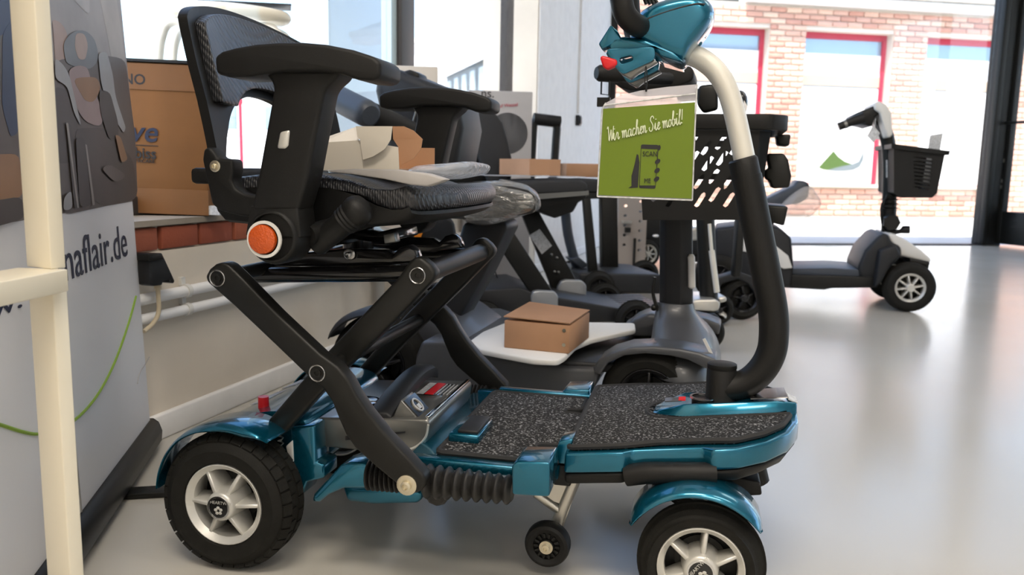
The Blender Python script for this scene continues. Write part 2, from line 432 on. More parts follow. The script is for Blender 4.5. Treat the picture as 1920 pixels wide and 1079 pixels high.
# unseen sides of the room: back wall, right wall with a large side window
g = G(); a, b_ = p_left0, V((6.9, -3.0, 0)); n_ = (b_ - a).normalized(); q = V((n_.y, -n_.x, 0)) * .2
g.prism([a, b_, b_ + q, a + q], (0, 0, 3.2)); struct('wall_back', g, WHITEP)
a, b_ = V((6.9, -3.0, 0)), p_fr1; n_ = (b_ - a).normalized(); q = V((n_.y, -n_.x, 0)) * .2; L = (b_ - a).length
g = G()
g.prism([a, b_, b_ + q, a + q], (0, 0, .3)); g.prism([v + V((0, 0, 2.8)) for v in (a, b_, b_ + q, a + q)], (0, 0, .4))
for t0, t1 in ((0, .5), (.72, .76), (.94, 1.)):
    g.prism([v + V((0, 0, .3)) for v in (a + n_ * L * t0, a + n_ * L * t1, a + n_ * L * t1 + q, a + n_ * L * t0 + q)], (0, 0, 2.5))
struct('wall_right', g, WHITEP)

# ---------------------------------------------------------------- outside
g = G(); g.box((0, 10, -.11), (90, 90, .1)); struct('pavement', g, PAVE)
d_ = RAY(1600, 395); P = CC + d_ * 12.6
BF = Fr((P.x, P.y, -.06), 10)
bu = lambda px, py=200: BF.y(px, py, 0).x
bz = lambda px, py: BF.y(px, py, 0).z
B = thing('brick_building', 'sunlit pale brick building across the street with red framed windows', 'building', BF)
U0, U1, ZT = bu(1100), bu(1990), bz(1600, 16)
wins = [(bu(1281, 60), bu(1443, 60)), (bu(1511, 60), bu(1676, 60)), (bu(1738, 75), bu(1738, 75) + bu(1676, 60) - bu(1511, 60))]
wt, wb = bz(1595, 60), bz(1592, 346)
rect = lambda a, b, c, d: [V((a, 0, c)), V((b, 0, c)), V((b, 0, d)), V((a, 0, d))]
g = G(); g.plate(rect(U0, U1, 0, ZT), [rect(a, b, wb, wt) for a, b in wins], (0, .25, 0)); ob('wall', g, MORTAR, B, sm=False)
bw, bh = .232, .068; PW, PH = .246, .0815
g0 = G(); g0.box((0, 0, 0), (bw, .03, bh)); br = ob('brick', g0, BRICKO, B, bev=.004, seg=1); first = True
cells = []
for r in range(int(ZT / PH)):
    z = .02 + PH * (r + .5)
    if z > ZT - .02: break
    u = U0 + (PW / 2 if r % 2 else 0)
    while u < U1:
        s0, s1 = u, min(u + bw, U1)
        inside = False
        for a, b in wins:
            if wb - .06 < z < wt + .02:
                if s0 >= a - .04 and s1 <= b + .04: inside = True
                elif s0 < a < s1 : s1 = a - .005
                elif s0 < b < s1 : s0 = b + .005
        if not inside and s1 - s0 > .05: cells.append(((s0 + s1) / 2, z, (s1 - s0) / bw))
        u += PW
pr_u = (bu(1450) + bu(1810)) / 2
cells.sort(key=lambda c: abs(c[0] - pr_u) + (3 if (c[0] < bu(1330) or c[0] > bu(1850)) else 0))
rest = G()
for i, (u, z, s) in enumerate(cells):
    y = random.uniform(-.016, -.011)
    if i < 290:
        o = br if i == 0 else dup(br, (0, 0, 0)); o.parent = B; o.location = (u, y, z); o.scale = (s, 1, 1)
    else: rest.box((u, y, z), (bw * s, .03, bh))
ob('brickwork', rest, BRICKO, B, kind='stuff', sm=False)
hh = wt - wb
for a, b in wins:
    f = G(); t_ = .07
    f.plate(rect(a, b, wb, wt), [rect(a + t_, b - t_, wb + .012, wt - t_ * 1.3)], (0, .06, 0)); f.b.transform(Matrix.Translation((0, .15, 0)))
    fr_ = ob('window', f, REDF, B, sm=False)
    f = G(); f.box(((a + b) / 2, .185, (wb + wt) / 2), (b - a - 2 * t_ + .01, .01, hh - 2 * t_ + .05)); ob('pane', f, SKYPANE, fr_)
    f = G(); f.box(((a + b) / 2, .172, wt - hh * .205), (b - a - 2 * t_, .008, hh * .14)); ob('blind', f, BLIND, fr_)
    f = G(); f.box(((a + b) / 2, .165, wt - hh * .31), (b - a - 2 * t_, .02, hh * .07)); ob('transom', f, SAND, fr_)
    f = G(); f.box(((a + b) / 2, .172, (wb + wt - hh * .345) / 2 + .0), (b - a - 2 * t_, .008, hh * .64)); ob('blind', f, BLIND, fr_)
    f = G(); f.box(((a + b) / 2, -.02, wb - .02), (b - a + .1, .2, .035)); ob('sill', f, STONE, B)
e0 = bu(1396, 10)
g = G(); g.box(((e0 + U1) / 2 + .5, -.02, ZT + .055), (U1 - e0 + 1, .44, .10)); ob('eave', g, WHITEP, B, bev=.01)
g = G(); g.box(((e0 + U1) / 2 + .5, -.27, ZT + .17), (U1 - e0 + 1, .10, .12)); ob('gutter', g, ALU, B, bev=.02)
g = G(); zz = ZT + .1
g.prism([(e0, -.3, zz + .1), (e0, 3.2, zz + 1.6), (e0, 3.2, zz + .1)], (U1 - e0 + 1, 0, 0)); ob('roof', g, DARK, B)
# leaf emblem poster inside the middle pane
def flat(F, px, y, mt, nm, parent, th=.004):
    g = G(); g.pr(F, px, y, y + th); return ob(nm, g, mt, parent, sm=False)
LG = mat('leaf_green', (.05, .10, .008), .5); LGR = mat('leaf_grey', (.14, .17, .185), .5)
LFR = [o for o in B.children if o.name.startswith('window')][1]
flat(BF, [(1535, 314), (1563, 283), (1572, 294), (1584, 303), (1598, 308), (1570, 314), (1552, 319), (1543, 318)], .160, LG, 'poster_leaf', LFR)
flat(BF, [(1552, 319), (1575, 313), (1598, 308), (1610, 303), (1620, 282), (1619, 300), (1612, 313), (1600, 319), (1582, 321), (1565, 321)], .159, LGR, 'poster_leaf', LFR)

# view from the left window: rendered wall, pale hall, red and grey row, van, post
g = G(); g.box((-1.42, 7.6, 3.), (.2, 3.3, 6.2))
h = ob('neighbour_wall', g, GREYWALL); tag(h, 'pale blue rendered wall close outside the left window pane', 'wall')
g = G(); g.box((-4.5, 54, 4.0), (16., 4., 8.3)); g.box((-4.5, 51.9, 8.2), (16.3, .5, .25)); h = ob('distant_hall', g, VANW); tag(h, 'flat white hall far away behind the right window pane', 'building')
a, b_ = V((-3.6, 45, -.06)), V((.95, 30, -.06)); dd = b_ - a; RF = Fr(a, math.degrees(atan2(dd.y, dd.x))); L = dd.length
R = thing('row_building', 'distant red and grey terrace building with a row of windows receding left', 'building', RF)
g = G(); g.box((L / 2, 2, 1.6), (L, 4, 3.3)); ob('wall', g, REDWALL, R)
g = G(); g.box((L / 2, 2, 4.3), (L + .1, 4.2, 2.1)); g.prism([(0, -.3, 5.35), (0, 2, 6.1), (0, 4.3, 5.35)], (L, 0, 0)); ob('upper_storey', g, BLUEWALL, R)
for k in range(9):
    g = G(); g.box((.9 + k * (L - 1.4) / 8.5, -.14, 4.35), (.75, .1, 1.5)); ob('window', g, GREYWALL, R)
for k in range(4):
    g = G(); g.box((L - 1.6 - k * 3.4, -.06, 1.9 if k % 2 == 0 else 2.3), (2.0, .14, 1.2)); ob('window', g, GLASSD if k != 2 else GREENINK, R)
VF = Fr((-3.7, 12.2, -.06), 4)
van = thing('delivery_van', 'white van parked outside seen through the opening of the seat back', 'van', VF)
g = G(); pf = rnd([(-2.2, 0, .35), (-2.2, 0, 1.9), (1.0, 0, 1.95), (1.7, 0, 1.35), (2.4, 0, 1.1), (2.45, 0, .35)], .15); g.prism(pf, (0, 1.8, 0)); ob('body', g, VANW, van, bev=.05)
for x0_, x1_ in ((-.55, -.35), (.05, .95)):
    g = G(); g.box(((x0_ + x1_) / 2, -.005, 1.30), (x1_ - x0_, .03, .34)); ob('window', g, GLASSD, van, bev=.01)
for x in (-1.0, 1.5):
    for y in (.1, 1.7):
        g = G(); g.lathe([(.0, -.12), (.2, -.12), (.34, -.1), (.34, .1), (.2, .12), (0, .12)], (x, y, .34), 'y', 24); ob('wheel', g, RUBBER, van)
g = G(); p_ = CC + RAY(452, 260) * 10.9; g.lathe([(.14, -.06), (.14, .06), (.024, .07), (.024, 1.35), (.035, 1.36), (.035, 1.42)], (p_.x, p_.y, 0), 'z', 16); o = ob('red_post', g, REDF); tag(o, 'thin red post on a round foot in front of the white van', 'post')
# ---------------------------------------------------------------- wheels (shared builder)
def make_wheel(parent, nm, loc, R, w, rr, style, spokes=6, rim=None, tread='block', flip=False, cap='badge', ph=0., hubr=.36):
    """wheel with its axle along y, outer face towards -y; the rim is the part, tyre and hub cap its sub-parts"""
    rim = rim or SILVER; h = w / 2; g = G()
    # rim: outer lip and barrel
    g.lathe([(rr * .86, -h + .010), (rr * .97, -h + .004), (rr * 1.01, -h + .002), (rr * 1.03, -h + .006), (rr * 1.03, h - .006), (rr * .95, h - .006), (rr * .90, 0), (rr * .84, -h + .016), (rr * .86, -h + .010)], ax='y', n=48, cap=False)
    # hub
    g.lathe([(0, h - .01), (rr * hubr * 1.25, h - .01), (rr * hubr * 1.1, -h * .3), (rr * hubr, -h - .003), (rr * hubr * .86, -h - .006), (0, -h - .006)], ax='y', n=32)
    for k in range(spokes):
        a = ph + 2 * pi * k / spokes; ca, sa = cos(a), sin(a)
        P = lambda r, t, y: V((r * ca - t * sa, y, r * sa + t * ca))
        r0, r1 = rr * hubr * .9, rr * .90; a0, a1 = rr * .055, rr * .045
        y0, y1 = -h + .001, -h + .009
        g.loft([[P(r0, -a0, y0), P(r0, a0, y0), P(r0, a0 * 1.8, h * .3), P(r0, -a0 * 1.8, h * .3)], [P(r1, -a1, y1), P(r1, a1, y1), P(r1, a1 * 2, h * .1), P(r1, -a1 * 2, h * .1)]])
    W_ = ob(nm, g, rim, parent, bev=.0012, seg=1, loc=loc)
    if flip: W_.rotation_euler = (0, 0, pi)
    g = G()
    b = .012 if tread == 'block' else .008
    if tread == 'block': prof = [(rr, -h + .008), (rr * 1.06, -h + .002), (rr + (R - rr) * .5, -h - .001), (R - .014, -h + .003), (R - .004, -h + .012), (R - .002, -h * .5), (R - .002, h * .5), (R - .004, h - .012), (R - .014, h - .003), (rr + (R - rr) * .5, h + .001), (rr * 1.06, h - .002), (rr, h - .008), (rr, -h + .008)]
    else:
        prof = [(rr, -h + .008), (rr * 1.05, -h + .003), (rr + (R - rr) * .45, -h), (R - .014, -h + .004), (R - .013, -h + .005), (R - .011, -h + .0075), (R - .0125, -h + .009), (R - .006, -h + .014), (R - .008, -h + .0155), (R - .003, -h + .021), (R - .005, -h + .0225), (R, -.004), (R - .003, -.002), (R - .003, .002), (R, .004), (R - .005, h - .0225), (R - .003, h - .021), (R - .008, h - .0155), (R - .006, h - .014), (R - .0125, h - .009), (R - .011, h - .0075), (R - .014, h - .004), (rr + (R - rr) * .45, h), (rr * 1.05, h - .003), (rr, h - .008), (rr, -h + .008)]
    g.lathe(prof, ax='y', n=56, cap=False)
    if tread == 'block':
        N = int(2 * pi * R / .019)
        for k in range(N):
            for j, (y, wy) in enumerate(((-h + .012, .014), (-h * .30, .013), (h * .30, .013), (h - .012, .014))):
                a = 2 * pi * (k + .5 * (j % 2)) / N; rad = R - (.0064 if j in (0, 3) else .0034)
                M = Matrix.Rotation(-a, 3, 'Y'); til = Matrix.Rotation((-.5 if j == 0 else .5 if j == 3 else 0), 3, 'Z')
                c = M @ V((rad, y, 0)); g.box(c, (.007, wy, .0155), M @ til)
    ob('tyre', g, RUBBER, W_)
    g = G(); g.lathe([(rr * .93, h * .45), (rr * .93, h * .55), (0, h * .55)], ax='y', n=28); g.lathe([(rr * .62, h * .2), (rr * .6, h * .5), (0, h * .5)], ax='y', n=24); ob('brake_drum', g, BLACK, W_)
    g = G(); g.lathe([(rr * hubr * .80, -h - .0062), (rr * hubr * .80, -h - .0078), (rr * hubr * .70, -h - .0078), (rr * hubr * .68, -h - .0068), (0, -h - .0066)], ax='y', n=28, cap=False)
    ob('hub_cap', g, [CHROME if cap == 'badge' else rim], W_)
    g = G(); g.lathe([(rr * hubr * .68, -h - .0067), (rr * hubr * .66, -h - .0072), (0, -h - .0072)], ax='y', n=28); ob('badge', g, GLOSSB if cap == 'badge' else rim, W_)
    return W_

# ---------------------------------------------------------------- the blue folding scooter
t_ = radians(-12.5); P = GROUND(415, 1074)
M = Fr(P + .22 * V((-sin(t_), cos(t_), 0)), -12.5)
S = thing('folding_mobility_scooter', 'metallic blue folding mobility scooter with black scissor frame, large in front', 'scooter', M)
RW, FW = .100, .081
cr = M.y(414, 949, -.222); cf = M.y(1314, 1067, -.205)
rw = make_wheel(S, 'rear_wheel', (cr.x, -.187, RW), RW, .068, .058, 'r', 6, ph=.02)
w_ = dup(rw, (cr.x, .187, RW), pi); w_.parent = S
fwl = make_wheel(S, 'front_wheel', (cf.x, -.178, FW), FW, .052, .0535, 'f', 6, tread='rib', ph=.42, hubr=.40)
w_ = dup(fwl, (cf.x, .178, FW), pi); w_.parent = S
# lettering and petal emblem on the hub badges
for wh, r_, yy, rot in ((fwl, .0535 * .40, -.0335, .9), (rw, .058 * .36, -.0415, 0)):
    Mt = basis((0, yy, 0), (cos(rot), 0, sin(rot)), (-sin(rot), 0, cos(rot)))
    text('lettering', 'HEARTWAY', SILVER, r_ * .30, Mt @ Matrix.Translation((-r_ * .60, r_ * .26, 0)), wh, .0002)
    g = G()
    for k in range(5):
        a = 2 * pi * k / 5 + .4; c = Mt @ V((cos(a) * r_ * .20, sin(a) * r_ * .20 - r_ * .2, 0))
        g.ball(c, (r_ * .13, .0006, r_ * .11), 10)
    ob('emblem', g, SILVER, wh)
# rear fender: arch of changing section round the tyre
def arch(c, R0, a0, a1, y0, y1, n=26, tip=.0, side=.012, th=.005, drop=None, hgt=.013):
    g = G(); rings = []
    for k in range(n + 1):
        t = k / n; a = radians(a0 + (a1 - a0) * t); e = min(1, 6 * t, 6 * (1 - t)); e = .35 + .65 * sqrt(e)
        d = drop(t) if drop else 0
        ca, sa = cos(a), sin(a)
        R_, R0 = R0, (R0(t) if callable(R0) else R0)
        prof = [(R0 - side * e - d, y0), (R0 - d * .3, y0 - .003), (R0 + hgt * .6 * e, y0 + .004), (R0 + hgt * e, y0 + .02), (R0 + hgt * e, y1), (R0 + hgt * e - th, y1), (R0 + hgt * e - th, y0 + .018), (R0 + .002, y0 + .004), (R0 - side * e - d + .001, y0 + .003)]
        rings.append([V((c[0] + r * ca, y, c[1] + r * sa)) for r, y in prof]); R0 = R_
    return g.loft(rings)
fd = arch((cr.x, RW), lambda t: .1015 + .0085 * min(1, t * 2.5) + .014 * max(0, (t - .6) / .4), 172, 53, -.222, -.160, hgt=.006, th=.003, side=.002, drop=lambda t: .008 * max(0, (t - .55) / .3) if t < .85 else .008 * (1 - t) / .15)
fm = fd.mir(); ob('rear_fender', fd, TEAL, S, bev=.001, seg=1); ob('rear_fender', fm, TEAL, S, bev=.001, seg=1)
fd = arch((.6525, .085), .094, 150, 36, -.208, -.145, side=.003, hgt=.010)
fm = fd.mir(); ob('front_fender', fd, TEAL, S, bev=.001, seg=1); ob('front_fender', fm, TEAL, S, bev=.001, seg=1)

# rear shell between the wheels, with label strips and a red key switch
g = G()
def shell(y, k=1.):
    px = [(-.085, .145), (-.075, .172), (-.05, .192), (-.01, .206), (.045, .218), (.08, .215), (.098, .205), (.102, .13), (.085, .125), (.07, .10), (-.06, .10)]
    return [V((x * k, y, .10 + (z - .10) * (1 if abs(y) < .11 else .97))) for x, z in rnd([(a, b, 0) for a, b in px], .012, 2) for x, z in [(x, z)]] if False else [V((p.x * k, y, p.y)) for p in rnd([(a, b, 0) for a, b in px], .015, 3)]
g.loft([shell(-.14, .96), shell(-.132), shell(-.05), shell(.05), shell(.132), shell(.14, .96)]); ob('rear_shell', g, TEAL, S)
g = G(); g.pr(M, [(543, 800), (590, 798), (592, 868), (607, 872), (608, 898), (575, 905), (566, 930), (555, 935), (548, 870)], -.148, -.10); ob('motor_cover', g, TEAL, S, bev=.004)
for y0, y1, x0, x1 in ((-.05, .03, -.048, -.022), (.05, .11, -.046, -.02)):
    g = G(); zs0, zs1 = .192 + (x0 + .05) * .35, .192 + (x1 + .05) * .35; g.prism([(x0, y0, zs0), (x1, y0, zs1), (x1 + .004, y1, zs1), (x0 + .004, y1, zs0)], (0, 0, .0012)); ob('sticker', g, LABELW, S, label='pale printed sticker')
a = M.y(495, 790, -.1); g = G(); g.lathe([(.008, .225), (.0085, a.z + .007), (.0075, a.z + .014), (.004, a.z + .017), (0, a.z + .017)], (a.x, -.1, 0), 'z', 16); ob('release_knob', g, RED, S, label='red release knob')
g = G(); g.pr(M, [(535, 838), (548, 826), (550, 868), (540, 860)], -.15, -.13); ob('bracket', g, WHITEPL, S, bev=.002)
a = M.y(526, 838, -.16); pts = [a + V((.004 * cos(t * 1.3), .004 * sin(t * 1.3), .0016 * (t - 7))) for t in range(18)]
g = G(); g.tube(pts, .0012, 6); ob('spring', g, GREYMET, S)
# link arm and boots, bolt
g = G(); g.pr(M, [(582, 944), (586, 930), (637, 875), (656, 868), (694, 870), (687, 918), (643, 918), (615, 930), (598, 944)], -.215, -.165); ob('link_arm', g, TEAL, S, bev=.006)
def bellows(x0, x1, z, r0, r1, nr, y):
    g = G(); prof = []; N = nr * 8
    for k in range(N + 1):
        t = k / N; s_ = .5 - .5 * cos(2 * pi * nr * t); r = r0 + (r1 - r0) * t
        prof.append((r * (.70 + .30 * s_ ** .7), x0 + (x1 - x0) * t))
    return g.lathe(prof, (0, y, z), 'x', 24)
ba, bb = M.y(795, 903, -.205), M.y(962, 907, -.205)
for sg in (-1, 1):
    g = bellows(ba.x, bb.x, .1615, .0235, .0195, 9, -.205 if sg < 0 else .205); ob('bellows', g, RUBBER2, S)
    g = bellows(M.y(690, 902, -.205).x, M.y(770, 905, -.205).x, .163, .0225, .021, 9, -.205 if sg < 0 else .205); ob('bellows', g, RUBBER2, S)
for sg in (-1, 1):
    g = G(); g.pr(M, rnd([(959, 875, 0), (966, 867, 0), (1030, 868, 0), (1030, 932, 0), (960, 929, 0)], 5, 3) and [(p.x, p.y) for p in rnd([(959, 875, 0), (966, 867, 0), (1031, 868, 0), (1030, 933, 0), (960, 929, 0)], 6, 3)], -.228, -.165)
    if sg > 0: g = g.mir(); g.b.transform(Matrix.Translation((0, .0, -.010)))
    ob('rail_end_cap', g, TEAL, S, bev=.004)
    g = G(); d = M.y(1032, 866, -.172); zt = .186
    g.box(((M.y(775, 862, -.172).x + d.x) / 2, .175 * sg, zt - .008), (d.x - M.y(775, 862, -.172).x, .02, .014)); ob('side_rail', g, TEAL, S, bev=.003)
g = G(); g.pr(M, [(640, 912), (790, 920), (790, 940), (780, 946), (700, 948), (650, 942)], -.14, .14); ob('battery_tray', g, TEAL, S, bev=.006)
g = G(); g.pr(M, [(797, 915), (845, 928), (832, 948), (818, 952), (803, 945), (790, 925)], -.19, -.16); ob('boot_end', g, RUBBER2, S, bev=.004)

# scissor frame: two outer cranked arms, two inner straight arms
outer = [(388, 530), (384, 519), (392, 505), (403, 496), (416, 492), (428, 497), (445, 513), (520, 590), (600, 665), (632, 688), (652, 712), (668, 742), (690, 775), (722, 815), (760, 855), (795, 893), (799, 906), (790, 922), (766, 931), (740, 906), (700, 873), (665, 841), (647, 815), (634, 785), (622, 755), (605, 730), (575, 705), (520, 652), (440, 576)]
inner = [(490, 803), (606, 668), (744, 523), (768, 490), (776, 483), (790, 483), (806, 497), (818, 513), (812, 526), (740, 602), (606, 734), (530, 817), (515, 822), (498, 815)]
for nm, px, y0, y1 in (('outer_arm', outer, -.245, -.219), ('inner_arm', inner, -.175, -.15)):
    g = G(); g.pr(M, px, y0, y1); gm = g.mir(); ob(nm, g, BLACK, S, bev=.007, seg=3, ang=20); ob(nm, gm, BLACK, S, bev=.007, seg=3, ang=20)
def bolt(px, py, y, r, mt=ZINC, depth=.004, sock=True, nm='bolt'):
    c = M.y(px, py, y); g = G()
    g.lathe([(r, 0), (r, -depth * .4), (r * .92, -depth * .55), (r * .84, -depth * .4), (r * .80, 0)] if sock else [(0, 0), (r, 0), (r, -depth * .4), (r * .9, -depth * .5), (r * .5, -depth * .5), (r * .5, -depth * 1.4), (r * .3, -depth * 1.6), (r * .28, -depth * .9), (0, -depth * .9)], (c.x, y, c.z), 'y', 20, cap=not sock)
    gm = g.mir(); o1_ = ob(nm, g, mt, S); o2_ = ob(nm, gm, mt, S)
    if sock:
        g = G(); g.lathe([(r * .46, .0), (r * .46, -.0016), (r * .30, -.0018), (r * .26, -.0004), (0, -.0004)], (c.x, y, c.z), 'y', 16); gm = g.mir(); ob('hex_socket', g, BLACK, o1_); ob('hex_socket', gm, BLACK, o2_)
RINGM = mat('dark_chrome', (.34, .34, .34), .2, .95)
bolt(408, 522, -.245, .0115, RINGM); bolt(595, 700, -.245, .0115, RINGM); bolt(783, 517, -.175, .0115, RINGM)
bolt(763, 910, -.245, .0135, ZINC, .005, False)
# cross tubes of the frame
def cross(px, py, y, r, mt=BLACK, yy=.15, nm='cross_tube'):
    c = M.y(px, py, y); g = G(); g.tube([(c.x, -yy, c.z), (c.x, yy, c.z)], r, 16); ob(nm, g, mt, S)
cross(783, 517, -.175, .0145, BLACK, .152); cross(408, 522, -.245, .010, BLACK, .222); cross(595, 700, -.245, .010, BLACK, .222); cross(763, 910, -.245, .009, BLACK, .222)
g = G(); c1 = M.y(783, 517, -.175)
# seat carrier: side tubes, plate, post
for sg in (-1, 1):
    a, b = M.y(420, 520, -.13), M.y(795, 515, -.13)
    g = G(); g.tube([(a.x, .13 * sg, a.z - .002), (a.x + .03, .13 * sg, a.z + .004), (b.x, .13 * sg, b.z + .002)], .0115, 12); ob('carrier_tube', g, GLOSSB, S)
g = G(); g.pr(M, [(470, 500), (560, 475), (640, 468), (720, 470), (735, 480), (748, 465), (765, 460), (778, 470), (785, 492), (735, 497), (725, 501)], -.12, -.095); gm = g.mir(); ob('carrier_plate', g, GLOSSB, S, bev=.003); ob('carrier_plate', gm, GLOSSB, S, bev=.003)
g = G(); a, b = M.y(640, 475, 0), M.y(735, 470, 0); g.box(((a.x + b.x) / 2, 0, a.z), (b.x - a.x, .2, .012)); ob('carrier_bridge', g, GLOSSB, S, bev=.003)
c = M.y(672, 450, 0); z0 = .43
g = G(); g.lathe([(.024, z0), (.024, z0 + .05), (.030, z0 + .052), (.030, z0 + .06), (.022, z0 + .065), (.022, z0 + .085), (0, z0 + .085)], (c.x, 0, 0), 'z', 24); ob('swivel_post', g, GLOSSB, S)
bolt(656, 477, -.122, .0085, RINGM, .006, False)
g = G(); g.pr(M, [(590, 455), (590, 432), (640, 428), (700, 438), (740, 428), (745, 450), (700, 455), (655, 448), (620, 462)], -.05, .05); ob('seat_plate', g, GLOSSB, S, bev=.004)
g = G(); g.pr(M, [(718, 440), (738, 436), (742, 455), (720, 458)], -.12, -.10); ob('latch', g, GREYMET, S, bev=.002)
a, b = M.y(590, 463, -.232), M.y(684, 384, -.232)
dr = (b - a); pts, rs = [], []
for t, r in ((0, .0125), (.06, .0150), (.3, .0155), (.55, .0165), (.60, .0185), (.63, .0175), (.66, .0190), (.69, .018), (.72, .0195), (.75, .0185), (.78, .0198), (.86, .0205), (.94, .019), (1.0, .0145), (1.03, .008), (1.035, .001)):
    pts.append(a + dr * t); rs.append(r)
g = G(); g.tube(pts, rs, 18); ob('swivel_lever', g, MATTE, S)
g = G(); g.tube([M.y(596, 462, -.225), M.y(640, 450, -.10), M.y(668, 446, -.03)], .007, 8); ob('lever_rod', g, GLOSSB, S)

# silver battery box: rounded nose, handle across, badge, socket, label
HB = .115
bx0, bx1 = M.y(589, 787, -HB), M.y(806, 790, -HB); zt0_, zt1_, zb = .205, .2165, .160; zt = .211
ztop = lambda x: zt0_ + (x - bx0.x) * (zt1_ - zt0_) / (bx1.x - bx0.x)
px = [(bx0.x, zb), (bx0.x, zt0_ - .006), (bx0.x + .01, zt0_), (bx1.x - .004, zt1_), (bx1.x, zt1_ - .006), (bx1.x - .003, zt1_ - .026), (bx1.x - .012, zb + .008), (bx1.x - .022, zb)]
g = G(); g.loft([[V((x, y, z)) for x, z in px] for y in (-HB, HB)])
bat = ob('battery_box', g, GREYMET, S, bev=.006, seg=3)
g = G(); g.box((bx1.x - .006, 0, zt1_ + .0012), (.006, HB * 1.9, .004)); ob('front_lip', g, CHROME, bat, bev=.001)
g = G(); hx = .192; hw = .018
hx = .196; pth = [(-.112, zt - .004), (-.105, zt + .002), (-.06, zt + .014), (-.0, zt + .024), (.05, zt + .028), (.095, zt + .024), (.112, zt + .016)]
pp = spl([(hx, y, z) for y, z in pth], 4); rings = []
for p in pp: rings.append([p + V((dx, 0, dz)) for dx, dz in ((-hw, -.010), (-hw, .004), (-hw * .6, .009), (hw * .6, .009), (hw, .004), (hw, -.010))])
g.loft(rings); ob('carry_handle', g, DARK, bat, bev=.002)
g = G(); g.lathe([(.024, zt - .002), (.024, zt + .003), (.020, zt + .005), (.018, zt + .004), (0, zt + .004)], (.145, -.045, 0), 'z', 28); ob('round_badge', g, GLOSSB, bat)
g = G(); g.lathe([(.0245, zt + .0025), (.0245, zt + .0045), (.0205, zt + .0055)], (.145, -.045, 0), 'z', 28, cap=False); ob('badge_ring', g, CHROME, bat)
text('lettering', 'S', SILVER, .022, Matrix.Translation((.139, -.053, zt + .0045)), bat)
# socket wedge
g = G(); x0, x1, y0, y1 = bx1.x - .062, bx1.x - .018, -.104, -.055
g.prism([(x0, y0, zt - .002), (x1, y0, zt - .002), (x0 + .014, y0, zt + .028)], (0, y1 - y0, 0)); ob('socket_wedge', g, GREYMET, bat, bev=.0015)
sl = (V((x1, 0, zt - .002)) - V((x0 + .014, 0, zt + .028))).normalized(); nn = V((-sl.z, 0, sl.x)); nn = nn if nn.z > 0 else -nn
cc = (V((x1, 0, zt - .002)) + V((x0 + .014, 0, zt + .028))) / 2 + V((0, (y0 + y1) / 2, 0)) + nn * .0012
Mt = basis(cc, (0, 1, 0), -sl)
g = G(); g.box((0, 0, 0), (.046, .034, .002)); g.b.transform(Mt); ob('socket_face', g, GLOSSB, bat)
g = G(); g.lathe([(.012, .001), (.012, .003), (.0095, .003), (.0095, .001)], (0, 0, 0), 'z', 20, cap=False); g.box((0, -.003, .002), (.010, .008, .002)); g.b.transform(Mt); ob('charging_symbol', g, SILVER, bat)
g = G(); g.box((0, .0, 0), (.052, .004, .003)); g.b.transform(Mt @ Matrix.Translation((0, -.0185, 0))); ob('socket_rim', g, CHROME, bat)
g = G(); g.box((bx1.x - .040, .05, zt1_ - .0018), (.05, .07, .001)); lb = ob('warning_label', g, GLOSSB, bat)
g = G(); g.box((bx1.x - .060, .05, zt1_ - .0016), (.012, .07, .0008)); ob('label_stripe', g, LABELW, bat)
g = G(); g.box((bx1.x - .045, .05, zt1_ - .0008), (.014, .07, .0008)); ob('label_stripe', g, RED, bat, label='red label stripe')
g = G()
for k in range(4): g.box((bx1.x - .034 + .006 * k, .05, zt1_ - .0004), (.0016, .062, .0008))
ob('label_line', g, LABELW, bat)
g = G(); a = M.y(648, 826, -HB - .0005); b = M.y(760, 812, -HB - .0005); g.prism([(a.x, -HB - .0015, a.z), (b.x, -HB - .0015, b.z), (b.x, -HB - .0015, b.z + .002), (a.x, -HB - .0015, a.z + .0065)], (0, .003, 0)); ob('side_groove', g, DARK, bat)
g = G(); arc = spl([M.y(803, 797, -HB - .0008), M.y(798, 820, -HB - .0008), M.y(780, 838, -HB - .0008), M.y(757, 846, -HB - .0008)], 6); g.tube(arc, .0018, 6); ob('chrome_seam', g, SILVER, bat)
# latch on the deck behind the box
g = G(); c = M.z(882, 796, .20); g.box((.325, -.075, .193), (.045, .085, .014)); o = ob('deck_latch', g, TEAL, S, bev=.003)
g = G(); g.box((.330, -.075, .202), (.030, .075, .006)); ob('latch_plate', g, DARK, o, bev=.002)

# rear deck with carpet
ZD = .187
g = G(); g.box((.365, 0, ZD - .014), (.21, .335, .016)); ob('rear_deck', g, TEAL, S, bev=.003)
def mat_piece(nm, outline, zf, parent=S, th=.007):
    outline = [V((p[0], p[1], zf(p[0]))) for p in outline]
    g = G(); g.prism(outline, (0, 0, th)); o = ob(nm, g, CARPET, parent, bev=.0025)
    q = [p + V((0, 0, th * .75)) for p in outline]; g = G(); q2 = q + q[:2]
    g.tube(q2, .0042, 6); ob('edge_binding', g, FABRIC, o); return o
zr = lambda x: ZD - .006
o1 = [(.305, -.158), (.470, -.158), (.470, -.118), (.430, -.112), (.418, -.098), (.425, -.085), (.475, -.082), (.478, .06), (.43, .066), (.43, .082), (.465, .088), (.468, .158), (.305, .158), (.305, .09), (.358, .06), (.358, -.06), (.352, -.152)]
o1 = [(.300, -.160), (.466, -.160), (.468, -.122), (.435, -.116), (.424, -.104), (.432, -.092), (.480, -.088), (.480, .064), (.44, .070), (.44, .086), (.466, .092), (.466, .160), (.302, .160)]
mat_piece('rear_carpet', [(p.x, p.y) for p in rnd([(a, b, 0) for a, b in o1], .008, 2)], zr)
g = G(); g.box((.395, .168, ZD), (.17, .016, .014)); ob('rail_lip', g, TEAL, S, bev=.003)

